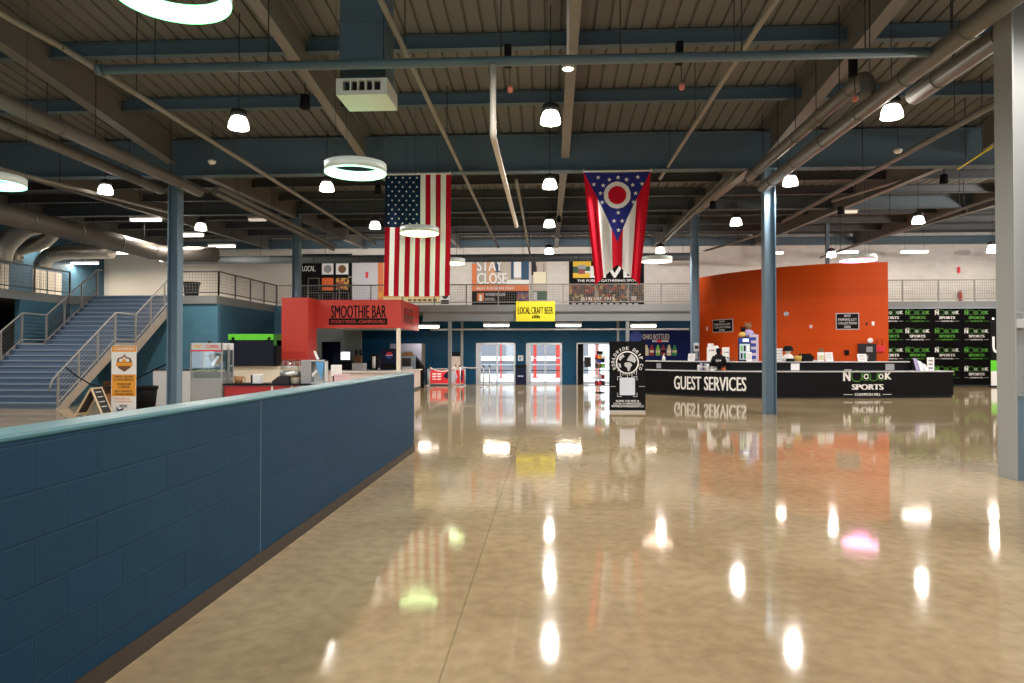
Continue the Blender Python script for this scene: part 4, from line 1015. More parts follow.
# dispenser on the far desk column
b = MB(); x = 5.7; y = G2-.18; t = thing('hand_dispenser', (x, y, 1.33), 'grey hand sanitizer dispenser fixed to the column behind the counter', 'dispenser')
b.box(x-.09, x+.09, y-.12, y-.002, 1.62, 1.95); obj('body', b, LGREY, t, bevel=.02)
b = MB(); b.box(x-.07, x+.07, y-.14, y-.12, 1.72, 1.85); obj('window', b, CHAR, t)
b = MB(); b.box(x-.10, x+.10, y-.16, y-.002, 1.33, 1.37); b.box(x-.06, x+.06, y-.03, y-.002, 1.37, 1.62); obj('drip_tray', b, GREY, t)

# ------------------------------------------------------------------ flat panels measured from the photo, built at their own place
def pp(b, px0, py0, px1, py1, Y, o=.0, t=.006):
    x0, x1, z0, z1 = rect(px0, py0, px1, py1, Y); b.box(x0, x1, Y-o-t, Y-o, z0, z1); return x0, x1, z0, z1
def pt(b, s, px0, py0, px1, py1, Y, o=.01, bold=.03, t=.004):
    x0, x1, z0, z1 = rect(px0, py0, px1, py1, Y); b.text(s, ((x0+x1)/2, Y-o, (z0+z1)/2), z1-z0, x1-x0, t=t, bold=bold)
def poster(name, px0, py0, px1, py1, Y, base, label, cat, items=(), texts=(), frame=None):
    x0, x1, z0, z1 = rect(px0, py0, px1, py1, Y)
    t = thing(name, ((x0+x1)/2, Y, z0), label, cat)
    b = MB(); ms = [base]
    b.box(x0, x1, Y-.012, Y, z0, z1)
    for k, (a, c, d, e, m) in enumerate(items):
        if m not in ms: ms.append(m)
        b.m(ms.index(m)); pp(b, a, c, d, e, Y, .012+.0006*k, .003)
    sh = obj('sheet', b, ms, t)
    by = {}
    for s, a, c, d, e, m in texts: by.setdefault(m, []).append((s, a, c, d, e))
    for m, L in by.items():
        b = MB()
        for s, a, c, d, e in L: pt(b, s, a, c, d, e, Y, .018+.0006*len(items))
        obj('lettering', b, m, sh)
    return t
def photo_mat(name, cols, scale):
    m = mat(name, (.3, .2, .1), .6); nt = m.node_tree; b = nt.nodes['Principled BSDF']; g = nt.nodes.new('ShaderNodeNewGeometry')
    v = nt.nodes.new('ShaderNodeTexVoronoi'); v.inputs['Scale'].default_value = scale; v.inputs['Randomness'].default_value = 1
    s = nt.nodes.new('ShaderNodeSeparateColor'); r = nt.nodes.new('ShaderNodeValToRGB'); r.color_ramp.interpolation = 'CONSTANT'
    while len(r.color_ramp.elements) < len(cols): r.color_ramp.elements.new(.5)
    for i, (e, c) in enumerate(zip(r.color_ramp.elements, cols)): e.position = i/len(cols); e.color = (*c, 1)
    nt.links.new(g.outputs['Position'], v.inputs['Vector']); nt.links.new(v.outputs['Color'], s.inputs[0]); nt.links.new(s.outputs[0], r.inputs[0]); nt.links.new(r.outputs[0], b.inputs['Base Color'])
    return m
YP = YU-.01
BAR = photo_mat('printed_bar_scene', [(.03, .02, .015), (.16, .07, .03), (.30, .14, .05), (.06, .05, .04), (.22, .03, .02), (.35, .25, .14), (.05, .07, .10), (.10, .04, .02)], 5.5)
FOOD = photo_mat('printed_food_scene', [(.30, .05, .02), (.60, .30, .04), (.16, .02, .04), (.55, .42, .10)], 9.)
TAN = mat('printed_tan', (.42, .38, .33), .6); TAN2 = mat('printed_warm_grey', (.52, .46, .40), .6)
DKBLUE = mat('printed_dark_blue', (.015, .07, .15), .6); POR = mat('printed_orange', (.72, .19, .06), .6)
ORG2 = mat('printed_bright_orange', (.78, .14, .03), .6); DGRN = mat('printed_dark_green', (.03, .09, .05), .6); LINEC = mat('printed_line', (.20, .18, .14), .6)
t = poster('directory_board', 280, 254, 352, 301.5, YP, BLACKM, 'large black directory board with a lime green corner above the smoothie bar', 'poster',
  [(322, 263.5, 333.5, 274.5, PAPER), (336, 263.5, 348.5, 274.5, PAPER), (322, 278, 333.5, 286, ORG2), (322, 287, 333.5, 290.5, ORG2), (336, 278, 349, 289.5, FOOD), (348, 276, 352, 278, LINEC)]
  + [q for x0, x1, y0, y1 in ((308, 319.5, 278, 290), (308, 319.5, 292.5, 301.5), (322, 333.5, 292.5, 301.5), (336, 349, 292.5, 301.5)) for q in ((x0, y0, x1, y0+.7, LINEC), (x0, y0, x0+.7, y1, LINEC), (x1-.7, y0, x1, y1, LINEC))]
  + [(286, y, 296, y+.5, LINEC) for y in (279, 283, 289.5)],
  [('LOCAL.', 302.5, 266, 316, 271.3, PAPER)])
b = MB(); pts = [P(a, c, Y=YP-.03) for a, c in ((280, 254), (303, 254), (303, 263.5), (280, 286.5))]; b.prism(pts, (0, -.004, 0)); obj('lime_corner', b, GREEN, t)
b = MB(); pt(b, 'ALWAYS', 284, 262, 299, 268, YP, .036); obj('lettering', b, PAPER, t)
for cx, m in ((327.7, GREY), (342.2, BROWN)): b = MB(); p = P(cx, 269, Y=YP-.03); b.disc(p, .22, (0, -1, 0), 20); b.disc(p+V((0, -.004, 0)), .09, (0, -1, 0), 14); obj('round_emblem', b, m, t)
poster('wall_panel', 353, 256, 377.5, 303, YP, mat('lilac_panel', (.60, .60, .66), .6), 'pale lilac wall panel between directory board and stars and stripes flag', 'panel')
poster('wall_poster', 378, 256, 440, 303, YP, mat('pale_yellow_print', (.80, .66, .36), .6), 'pale yellow poster mostly hidden behind the stars and stripes flag', 'poster',
  [(378, 262, 383.5, 300, POR), (384, 256, 400, 292, mat('print_cream', (.85, .78, .60), .6)), (378, 292, 440, 297, GOLD)] + [(408+i*5, 299, 411.5+i*5, 301.3, BROWN) for i in range(6)])
t = poster('small_notice', 440.5, 284, 449.5, 304, YP, PAPER, 'narrow white notice with dark round emblem beside the flag bottom', 'notice', [(441, 300, 449, 304, CHAR)])
b = MB(); p = P(445, 296, Y=YP-.03); b.disc(p, .17, (0, -1, 0), 18); obj('round_emblem', b, CHAR, t)
t = poster('hotel_poster', 472, 255, 547, 305.5, YP, TAN, 'large hotel poster reading STAY CLOSE above the yellow sign', 'poster',
  [(472, 264, 476.5, 291, POR), (487, 262, 495, 284, mat('print_skin', (.62, .34, .20), .6)), (495, 259, 500, 272, DKBLUE), (502, 255, 511, 280, TAN2), (511, 255, 513.8, 279, DKBLUE), (513.8, 255, 521.2, 277.5, PAPER), (521.2, 255, 529, 279.8, DKBLUE),
   (507, 280, 530, 285, PAPER), (472, 285.2, 530, 291, POR), (472, 291, 530, 305.5, BLACKM), (531.5, 255, 536, 275, CHAR), (536, 256, 547, 272, TAN2), (533.5, 272, 546, 283.5, mat('print_cream', (.85, .78, .60), .6)), (536, 266, 537, 272, BROWN), (543.5, 264, 544.3, 272, BROWN),
   (533, 284, 547, 291, TAN2), (533, 291, 547, 300, DGRN), (533.5, 292, 537, 300, LGREY), (517, 292.5, 528.5, 303, photo_mat('print_evening', [(.08, .05, .16), (.25, .08, .06), (.05, .05, .08), (.30, .20, .10)], 6.)), (529, 255, 530.8, 305.5, LGREY), (477.3, 293, 484.2, 301, POR), (479.5, 295, 482, 301, PAPER)],
  [('STAY', 477, 260, 503, 271, PAPER), ('CLOSE', 477, 273, 507, 283.8, PAPER), ('RIGHT ACROSS THE STREET', 477, 286.8, 515, 289.6, PAPER), ('WAREHOUSE', 485.2, 293, 505.5, 296, LGREY), ('HOTEL', 485.2, 298, 495, 300.6, LGREY)])
poster('venue_poster', 569, 255, 644, 305, YP, BLACKM, 'black live venue poster with printed bar scene behind the state flag', 'poster',
  [(573, 261, 591, 278, mat('print_yellow', (.80, .52, .03), .6)), (573, 266.5, 591, 273, DGRN), (578, 265, 586, 269, GREY), (578.5, 269.5, 585, 274, SRED), (585, 271, 590, 273, PAPER), (569, 284, 644, 302.5, BAR), (631, 296, 636.5, 300.5, TAN2)] +
  [(572+i*6.2, 303.2, 576+i*6.2, 304.3, LGREY) for i in range(11)],
  [('LIVE', 590, 266, 634.5, 277.8, PAPER), ('THE PUBLIC GATHERING SPOT', 577, 279.4, 637, 281.8, PAPER), ('(513) 947-1212', 580.5, 297.3, 614.5, 301, PAPER)])
b = MB(); Y = YE-.075
t = poster('hanging_sign', 516, 301.3, 555, 321.3, Y, YEL, 'bright yellow LOCAL CRAFT BEER sign hung on the mezzanine edge', 'sign', (), [('LOCAL CRAFT BEER', 518, 307, 553, 313.8, BLACKM)])
b = MB(); x0, x1, z0, z1 = rect(532, 315, 540.5, 318.2, Y); n = 5
for k in range(n): xa = x0+(x1-x0)*k/n; b.box(xa, xa+(x1-x0)/n*.7, Y-.024, Y-.02, z0, z0+(z1-z0)*(.5+.5*math.sin(math.pi*(k+.5)/n)))
obj('brewery_mark', b, BLACKM, t)
for px in (519, 552):
    a = P(px, 301.3, Y=Y); b = MB(); b.tube([(a.x, Y, a.z-.02), (a.x, Y, ZM+.12)], .008, 6); obj('hook', b, CHAR, t)
t = poster('soda_banner', 628, 331, 692, 362, YF-.02, mat('soda_navy', (.005, .014, .10), .6, spec=.12), 'dark blue OHIO BOTTLED soda banner behind the guest services counter', 'banner', [(652, 340, 657, 342, LAV), (657, 339.6, 661.5, 342.4, BRORED), (661.5, 340, 668.5, 342, LGREY)],
  [('OHIO BOTTLED', 642.5, 334, 669.3, 339.3, LGREY)])
b = MB(); p = P(636, 337, Y=YF-.05); b.disc(p, .30, (0, -1, 0), 24); obj('round_mark', b, ROYAL, t)
for px, m, cap in ((646.4, LEMON, LGREY), (651.8, SRED, SRED), (658, LGREEN, LGREEN), (663.2, SRED, BLACK), (669, LEMON, WHITE), (674.6, DGREEN, DGREEN)):
    Y = YF-.035; a, c = P(px, 355.5, Y=Y), P(px, 345, Y=Y); w = .105; h = c.z-a.z
    b = MB(); b.prism([(a.x-w, Y, a.z), (a.x+w, Y, a.z), (a.x+w, Y, a.z+h*.62), (a.x+w*.45, Y, a.z+h*.86), (a.x+w*.45, Y, c.z), (a.x-w*.45, Y, c.z), (a.x-w*.45, Y, a.z+h*.86), (a.x-w, Y, a.z+h*.62)], (0, -.006, 0))
    q = obj('bottle_print', b, m, t)
    b = MB(); b.box(a.x-w, a.x+w, Y-.010, Y-.006, a.z+h*.28, a.z+h*.5); obj('label_print', b, cap if cap in (LGREY, WHITE, BLACK) else LEMON, t)
# fire fittings on the upper wall
p = P(960.5, 296, Y=YP-.1); t = thing('fire_extinguisher', (p.x, p.y, p.z-.25), 'red fire extinguisher on the white wall behind the upper railing', 'fire extinguisher')
b = MB(); b.lathe([(0, -.25), (.085, -.24), (.09, .12), (.04, .2), (.03, .24), (0, .24)], p, 14); obj('cylinder', b, mat('extinguisher_red', (.42, .02, .015), .35), t)
b = MB(); b.bar(p+V((-.02, 0, .27)), p+V((.10, 0, .31)), .03); b.tube(arc([p+V((0, 0, .22)), p+V((-.13, 0, .22)), p+V((-.13, 0, -.1))], .08), .014, 6); obj('valve_and_hose', b, BLACKM, t)
for px, py, lab in ((958.5, 270, 'small red sign high on the white wall above the extinguisher'), (367, 275, 'small red fire strobe on the lilac panel')):
    x0, x1, z0, z1 = rect(px-1.2, py-3, px+1.2, py+3, YP-.02); b = MB(); b.box(x0, x1, YP-.07, YP-.03, z0, z1); b.box(x0+.03, x1-.03, YP-.09, YP-.07, z0+.08, z0+.2); obj('fire_sign', b, BRORED, label=lab, cat='fire sign')

# ------------------------------------------------------------------ black sports logo wall
YL = YF-.06
t = poster('logo_backdrop', 884, 308.5, 1010, 384.2, YL, mat('backdrop_black', (.004, .0035, .004), .8, spec=.08), 'tall black backdrop wall with rows of green and white club emblems', 'backdrop')
for r, cy in enumerate((316.5, 335, 354, 373)):
    for k, cx in enumerate((891, 917.5, 947, 976.5)):
        g = (r+k) % 2 == 1
        if r == 3 and k < 2: continue
        p = P(cx, cy, Y=YL-.013); q = P(cx+12, cy, Y=YL-.013); w = (q.x-p.x)*2
        b = MB(); nook_logo(b, lambda a, h, tt, p=p: p+V((a, -.004-tt, h)), w); obj('club_emblem', b, [GREEND, GREEND] if g else [WHITE, GREEND], t)
x = P(1000, 350, Y=33).x
t = thing('banner_stand', (P(996, 384, Y=33).x, 33, 0), 'narrow black and green banner stand partly hidden by the large near column', 'banner stand')
x0, x1, z0, z1 = rect(990.5, 319, 1003, 383, 33)
b = MB(); b.box(x0, x1, 32.99, 33.0, .06, z1); b.m(1).box(x0, x1, 32.98, 32.99, .06, .06+(z1-.06)*.38); b.m(2).box(x0, x1, 32.97, 32.98, .06, .06+(z1-.06)*.22); obj('sheet', b, [BLACKM, GREEN, PAPER], t)
b = MB(); b.text('U', ((x0+x1)/2, 32.97, z1*.62), .75, .42, bold=.03); obj('lettering', b, PAPER, t)
b = MB(); b.box(x0-.03, x1+.03, 32.9, 33.1, 0, .07); obj('base', b, CHAR, t)
b = MB(); b.lathe([(0, 0), (.03, .01), (.03, .06), (0, .07)], (x0+.1, 32.95, z1-.02), 10); obj('clip_lamp', b, glow('clip_glow', (1, .95, .9), 3), t)

# ------------------------------------------------------------------ smoothie bar
YS, YS2 = 26.0, 26.95
xa, xb = P(281.5, 340, Y=YS).x, P(308, 340, Y=YS).x; xc = P(400.5, 313, Y=YS2).x
t = thing('smoothie_bar', ((xa+xc)/2, YS2, 0), 'tomato red smoothie bar portal with pillar, fascia and cream post', 'kiosk')
b = MB(); b.box(xa, xb, YS, YS+1., 0, 3.66); obj('pillar', b, RED, t)
b = MB(); b.box(xb, xc, YS2, YS2+.15, 2.53, 3.64); fa = obj('fascia', b, RED, t)
b = MB(); b.box(xc-.15, xc, YS2+.15, 30.85, 2.53, 3.64); obj('side_fascia', b, RED, t)
b = MB(); b.box(xb, xc-.15, YS2+.15, 30.85, 2.56, 2.64); obj('soffit', b, LGREY, t)
b = MB(); b.box(xc-.16, xc-.02, YS2+.02, YS2+.16, .86, 2.53); obj('post', b, CREAM, t)
b = MB(); pt(b, 'SMOOTHIE BAR', 331, 305.3, 386.2, 318, YS2, .006, .035); obj('lettering', b, BLACKM, fa)
b = MB(); pp(b, 329, 318.3, 387.5, 324.8, YS2, .001, .012); st_ = obj('name_strip', b, BLACKM, t)
b = MB(); pt(b, 'SPOOKY NOOK - CHAMPION MILL', 331, 320, 385.5, 323.3, YS2, .0155, .012); obj('strip_lettering', b, RED, st_)
b = MB(); y0, y1 = 27.6, 29.4; b.box(xc, xc+.012, y0, y1, 2.78, 3.36); sp_ = obj('side_panel', b, mat('side_panel_maroon', (.10, .02, .015), .5), t)
b = MB()
for s, z, h in (('SMOOTHIE BAR', 3.18, .22), ('CHAMPION MILL', 2.90, .10)): b.text(s, (xc+.014, (y0+y1)/2, z), h, 1.6, ux=(0, 1, 0), uy=(0, 0, 1), t=.004, bold=.01)
obj('lettering', b, RED, sp_)
# bar counter
HB = .85
t = thing('bar_counter', ((xb+xc)/2, YS2, 0), 'pale pink smoothie bar counter turning the corner under the red fascia', 'counter')
b = MB(); b.box(xb+.02, xc+.12, YS2-.25, YS2+.45, .0, HB-.04); b.box(xc-.5, xc+.12, YS2+.45, 30.6, 0, HB-.04); obj('body', b, PALE, t)
b = MB(); b.box(xb+.02, xc+.2, YS2-.33, YS2+.5, HB-.04, HB); b.box(xc-.55, xc+.2, YS2+.5, 30.68, HB-.04, HB); obj('worktop', b, mat('worktop_pale', (.74, .71, .68), .3), t)
b = MB(); b.box(xc+.10, xc+.135, YS2-.2, 30.6, 0, .1); obj('plinth', b, RUBBER, t)
# back-of-bar things
Yb = 30.2
t = thing('back_counter', (-7.2, Yb, 0), 'dark back counter inside the smoothie bar', 'counter'); x0 = P(318, 372, Y=Yb).x; x1 = P(402, 372, Y=Yb).x
b = MB(); b.box(x0, xc-.6, Yb-.3, Yb+.35, 0, .78); obj('body', b, CHAR, t)
b = MB(); b.box(x0-.02, xc-.58, Yb-.33, Yb+.38, .78, .82); obj('worktop', b, LGREY, t)
def barbox(px0, px1, py0, Y, z0, m, lab, name, cat, dep=.4, bevel=.012):
    x0, x1 = P(px0, 360, Y=Y).x, P(px1, 360, Y=Y).x; z1 = P((px0+px1)/2, py0, Y=Y).z
    t = thing(name, ((x0+x1)/2, Y, z0), lab, cat); b = MB(); b.box(x0, x1, Y, Y+dep, z0, z1); obj('body', b, m, t, bevel=bevel); return t, x0, x1, z1
t, x0, x1, z1 = barbox(381, 397.5, 348.5, 30., .82, NAVY, 'navy soda fountain with round red white and blue emblem', 'soda_fountain', 'soda fountain', .45)
c = V(((x0+x1)/2, 30., z1-.30)); R = .15
for nm, m, a0, a1 in (('emblem_red', BRORED, .12, math.pi-.12), ('emblem_blue', ROYAL, math.pi+.12, 2*math.pi-.12)):
    b = MB(); b.prism([c+V((R*math.cos(a0+(a1-a0)*k/10), -.001, R*math.sin(a0+(a1-a0)*k/10))) for k in range(11)], (0, -.006, 0)); obj(nm, b, m, t)
b = MB(); b.prism([c+V((x, -.001, z)) for x, z in ((-R, -.015), (R, -.015), (R, .015), (-R, .015))], (0, -.005, 0)); obj('emblem_white', b, WHITE, t)
b = MB(); b.box(x0+.06, x1-.06, 29.92, 30., .86, 1.12); obj('nozzle_bay', b, BLACK, t)
t, x0, x1, z1 = barbox(370, 378, 354, 29.95, .82, BLACK, 'black cup dispenser holding a white stack beside the soda fountain', 'cup_dispenser', 'dispenser', .3)
b = MB(); b.tube([((x0+x1)/2, 29.93, .9), ((x0+x1)/2, 29.93, z1-.1)], .07, 12); obj('cup_stack', b, WHITE, t)
t, x0, x1, z1 = barbox(378.4, 380.8, 358, 29.95, .82, CHAR, 'small dark coffee machine between cup dispenser and soda fountain', 'coffee_machine', 'coffee machine', .3)
b = MB(); b.box(x0, x1, 29.85, 29.95, .82, .9); obj('drip_tray', b, CHROME, t)
t, x0, x1, z1 = barbox(340, 351.5, 361, 30.0, .82, BLACK, 'black till with glowing white screen at the back of the smoothie bar', 'till', 'till', .35)
b = MB(); b.box(x0+.02, x1-.04, 29.98, 30.03, z1+.03, z1+.42); q = obj('monitor', b, BLACK, t)
b = MB(); b.box(x0+.05, x1-.07, 29.972, 29.98, z1+.06, z1+.39); obj('screen', b, SCREEN, q)
b = MB(); b.tube([((x0+x1)/2, 30.02, z1), ((x0+x1)/2, 30.02, z1+.06)], .03, 8); obj('stand', b, BLACK, t)
t, x0, x1, z1 = barbox(352, 364.5, 363.3, 29.4, .0, LGREY, 'light grey box cabinet inside the smoothie bar', 'box_cabinet', 'cabinet', .4)
b = MB(); b.box(x0+.03, x1-.03, 29.38, 29.4, .3, z1-.06); obj('door', b, LGREY, t)
t, x0, x1, z1 = barbox(353.5, 361, 355.3, 30.1, .82, BROWN, 'dark blender station beside the till', 'blender_station', 'blender', .25)
for k in range(2): b = MB(); b.lathe([(0, 0), (.06, 0), (.08, .2), (.03, .26), (0, .26)], (x0+.1+.2*k, 30.2, z1), 10); obj('jug', b, CHAR, t)
# lavender cabinet with truck picture
Yc = 32.2; x0, x1, z0, z1 = rect(390, 343.5, 421.5, 388, Yc)
t = thing('photo_cabinet', ((x0+x1)/2, Yc, 0), 'lavender ice cabinet with a truck picture behind the cream post', 'cabinet')
b = MB(); b.box(x0, x1, Yc, Yc+1.0, 0, z1); obj('body', b, mat('cabinet_olive', (.09, .085, .07), .5), t)
b = MB(); b.box(x0, x1, Yc-.02, Yc, .02, z1-.01); obj('front', b, mat('cabinet_lavender', (.30, .31, .43), .6), t)
def pic(pts, m, nm, o): b = MB(); b.prism([P(a, c, Y=Yc-.02-o) for a, c in pts], (0, -.004, 0)); obj(nm, b, m, t)
pic([(400, 353), (404, 350.5), (413, 350.5), (416, 356), (419, 361), (419, 371), (400, 371)], mat('truck_blue_grey', (.20, .25, .32), .5), 'truck_body', .002)
pic([(401.5, 354), (405, 351.8), (412, 351.8), (414, 356), (402, 356)], BROWN, 'truck_window', .008)
pic([(402, 358), (411, 358), (411, 366), (402, 366)], CHAR, 'truck_grille', .008)
pic([(402, 367), (413, 367), (413, 369.5), (402, 369.5)], LGREY, 'truck_bumper', .008)
# slanted black bag at the counter end, red barrier banner, plinth, stanchions
a, c = P(417, 388, Y=31.0), P(415.5, 358, Y=31.2)
t = thing('folded_umbrella', (a.x+.18, 31.0, 0), 'black folded patio umbrella leaning by the counter end', 'umbrella')
b = MB(); b.tube([(a.x+.15, 31.0, 0), (a.x+.20, 31.0, .5), (c.x+.25, 31.0, .9), (c.x+.10, 31.0, 1.34)], [.16, .17, .20, .05], 12); obj('canopy', b, BLACKM, t)
b = MB(); b.tube([(c.x+.10, 31.0, 1.34), (c.x+.06, 31.0, 1.45)], .02, 8); obj('pole_tip', b, CHAR, t)
b = MB(); b.tube([(a.x+.17, 31.0, .26), (a.x+.20, 31.0, .31)], .185, 12); obj('strap', b, CHAR, t)
Yr = 33.2; x0, x1, z0, z1 = rect(428, 369, 465, 386, Yr)
t = thing('barrier_banner', ((x0+x1)/2, Yr, 0), 'low red barrier banner with white print beside the smoothie bar', 'barrier')
b = MB()
for x in (x0, x1): b.tube([(x, Yr, .02), (x, Yr, z1)], .022, 8)
b.tube([(x0, Yr, z1), (x1, Yr, z1)], .022, 8); b.tube([(x0, Yr, .08), (x1, Yr, .08)], .018, 8); obj('frame', b, LGREY, t)
for x in (x0, x1): b = MB(); b.box(x-.04, x+.04, Yr-.25, Yr+.25, 0, .025); obj('foot', b, LGREY, t)
b = MB(); b.box(x0+.05, x1-.05, Yr-.012, Yr, .10, z1-.05); obj('fabric', b, BRORED, t)
b = MB(); xx = x0+(x1-x0)*.24
for z, h in ((.52, .07), (.40, .07), (.28, .05)): b.box(xx-.22, xx-.03, Yr-.018, Yr-.013, z, z+h); b.box(xx+.02, xx+.20, Yr-.018, Yr-.013, z, z+h)
obj('white_print', b, PAPER, t)
b = MB(); b.prism([(x0+(x1-x0)*f, Yr-.016, z) for f, z in ((.40, .45), (.52, .66), (.62, .55), (.60, .30), (.48, .34))], (0, -.004, 0)); b.prism([(x0+(x1-x0)*f, Yr-.016, z) for f, z in ((.86, .2), (.94, .25), (.94, .72), (.86, .68))], (0, -.004, 0)); obj('picture', b, NAVY, t)
b = MB(); b.prism([(x0+(x1-x0)*f, Yr-.016, z) for f, z in ((.60, .18), (.72, .12), (.80, .40), (.74, .75), (.64, .68))], (0, -.004, 0)); obj('ice_picture', b, LAV, t)
Yq = 34.3; x0, x1, z0, z1 = rect(448, 356, 459.8, 384, Yq)
t = thing('water_station', ((x0+x1)/2, Yq, 0), 'white pedestal cabinet with black top behind the barrier banner', 'cabinet')
b = MB(); b.box(x0, x1, Yq, Yq+.4, 0, z1-.02); obj('body', b, PALE, t, bevel=.01)
b = MB(); b.box(x0, x1, Yq+.02, Yq+.4, z1-.02, z1+.20); b.box(x0+.2, x1-.05, Yq-.005, Yq+.02, z1+.03, z1+.12); obj('top_unit', b, BLACK, t)
posts = []
for px, Y, lab in ((429.5, 30.6, 'belt stanchion at the end of the smoothie counter'), (455.5, 32.8, 'belt stanchion before the barrier banner, nearer the smoothie bar'), (460.2, 31.9, 'belt stanchion before the barrier banner, nearer the glass door'), (483.5, 31.6, 'belt stanchion before the first glass door, nearer the barrier'), (489.5, 32., 'belt stanchion before the first glass door, nearer the blue bin')):
    x = P(px, 380, Y=Y).x; t = thing('stanchion', (x, Y, 0), lab, 'stanchion', 'belt stanchions by the smoothie bar')
    b = MB(); b.lathe([(0, 0), (.17, 0), (.17, .015), (.05, .035), (0, .035)], (x, Y, 0), 18); obj('base', b, ALU, t)
    b = MB(); b.lathe([(0, .03), (.03, .03), (.03, .93), (0, .93)], (x, Y, 0), 12); obj('pole', b, ALU, t)
    b = MB(); b.lathe([(0, .90), (.036, .90), (.036, .99), (.028, 1.), (0, 1.)], (x, Y, 0), 12); obj('belt_head', b, CHAR, t)
    posts.append(V((x, Y, .94)))
for (i, j), lab in zip(((0, 1), (2, 3)), ('white retractable belt sagging in front of the barrier banner', 'white retractable belt leading to the first glass door')):
    a, c = posts[i], posts[j]; n = 12; b = MB()
    for k in range(n):
        f0, f1 = k/n, (k+1)/n; q0, q1 = [a.lerp(c, f)-V((0, 0, .22*4*f*(1-f)*(1 if i == 0 else .3))) for f in (f0, f1)]
        b.bar(q0, q1, .004, .045)
    obj('belt', b, PAPER, label=lab, cat='belt')
Y = 34.5; x = P(520.5, 384, Y=Y).x
t = thing('recycling_bin', (x, Y, 0), 'dark blue bin between the two glass double doors', 'bin')
x0, x1, z0, z1 = rect(515.3, 365, 526, 384, Y)
b = MB(); b.box(x0, x1, Y, Y+.45, 0, z1-.12); obj('body', b, NAVY, t, bevel=.02)
b = MB(); b.box(x0-.01, x1+.01, Y-.01, Y+.46, z1-.12, z1); obj('lid', b, BLACK, t, bevel=.02)
b = MB(); b.box(x-.14, x+.14, Y-.008, Y-.001, .38, .44); obj('label_strip', b, LAV, t)
poster('door_notice', 518, 355.5, 523.2, 360.8, YF-.01, SKYB if 0 else PAPER, 'small white notice on the blue wall above the dark blue bin', 'notice', [(519, 357, 521, 360, SKYB), (521.5, 357, 522.5, 358, SKYB)])

# ------------------------------------------------------------------ coffee sign, merchandise rack
Yw = 18.75; x0, x1, z0, z1 = rect(609.3, 341.3, 645.5, 411, Yw)
t = thing('coffee_sign', ((x0+x1)/2, Yw, 0), 'tall black freestanding sign with white globe emblem on the open floor', 'sign')
b = MB(); b.box(x0, x1, Yw, Yw+.06, .045, z1); obj('board', b, BLACKM, t, bevel=.008)
b = MB(); b.box(x0+.02, x1-.02, Yw-.12, Yw+.22, 0, .05); obj('base', b, mat('clear_grey_base', (.55, .52, .48), .3), t)
W = x1-x0; cx = (x0+x1)/2; cz = P(627.5, 362.5, Y=Yw).z; Ri, Ro = .305, .42
yf = Yw-.004
b = MB(); b.disc((cx, Yw, cz), Ri, (0, -1, 0), 36, .003); obj('globe_rim', b, PAPER, t)
b = MB(); b.disc((cx, Yw-.003, cz), Ri-.035, (0, -1, 0), 36, .003); obj('globe_sea', b, BLACKM, t)
def land(pts, nm):
    b = MB(); b.prism([(cx+a*Ri, Yw-.006, cz+c*Ri) for a, c in pts], (0, -.003, 0)); obj(nm, b, LAV if 0 else LGREY, t)
land([(-.15, .0), (.10, .02), (.32, -.05), (.42, -.25), (.28, -.42), (.20, -.70), (.05, -.78), (-.02, -.45), (-.22, -.32), (-.28, -.12)], 'land')
land([(-.05, .20), (.15, .55), (.35, .75), (.62, .52), (.78, .20), (.62, -.05), (.42, .08), (.22, .10)], 'land')
land([(-.78, .30), (-.62, .58), (-.35, .72), (-.25, .50), (-.48, .35), (-.60, .15)], 'land')
land([(-.82, -.05), (-.60, -.10), (-.52, -.40), (-.68, -.45)], 'land')
b = MB()
for k in range(11):
    a = -.30+.06*k; top = -math.sqrt(max(0, Ri*Ri-a*a)); L = (.10, .05, .13, .07, .04, .11, .05, .12, .06, .15, .05)[k]; b.prism([(cx+a-.012, Yw-.001, cz+top+.02), (cx+a+.012, Yw-.001, cz+top+.02), (cx+a+.008, Yw-.001, cz+top-L), (cx+a-.008, Yw-.001, cz+top-L)], (0, -.004, 0))
obj('drips', b, LGREY, t)
b = MB(); word = 'WORLDWIDE DRIP CO'
for i, ch in enumerate(word):
    if ch == ' ': continue
    a = math.radians(205-(230)*i/(len(word)-1)); ux = V((math.sin(a), 0, -math.cos(a))); uy = V((math.cos(a), 0, math.sin(a)))
    b.text(ch, V((cx, yf, cz))+uy*(Ri+.075), .085, .022 if ch == 'I' else .07, ux, uy, .003, .03)
obj('lettering', b, PAPER, t)
def sp(a, c): return rect(a, c, a, c, Yw)
b = MB(); pp(b, 619.7, 377.6, 635, 395.2, Yw, .001, .004); obj('blank_sheet', b, LAV if 0 else mat('pale_blue_sheet', (.66, .72, .86), .5), t)
b = MB()
for a, c, sx, sy in ((617.3, 376.3, 1, 1), (637.3, 376.3, -1, 1), (617.3, 396.8, 1, -1), (637.3, 396.8, -1, -1)):
    pp(b, a, c, a+4.5*sx, c+.6*sy, Yw, .001, .003); pp(b, a, c, a+.6*sx, c+4*sy, Yw, .001, .003)
pp(b, 610.4, 386.2, 615.5, 386.7, Yw, .001, .003); pp(b, 638.8, 386.2, 645, 386.7, Yw, .001, .003)
obj('corner_marks', b, LGREY, t)
b = MB(); pt(b, 'BLEND THE BEST &', 616, 400, 639, 402, Yw, .004); pt(b, 'LOCAL COMMODITIES', 613.5, 402.7, 641, 404.6, Yw, .004); pt(b, 'WORLDWIDEDRIPCO', 611.3, 405.2, 643.8, 407.2, Yw, .004); obj('lettering', b, PAPER, t)
Ym = 27.6; x = P(600, 391, Y=Ym).x
t = thing('merchandise_rack', (x, Ym, 0), 'slim rotating merchandise rack in front of the propped glass door', 'display rack')
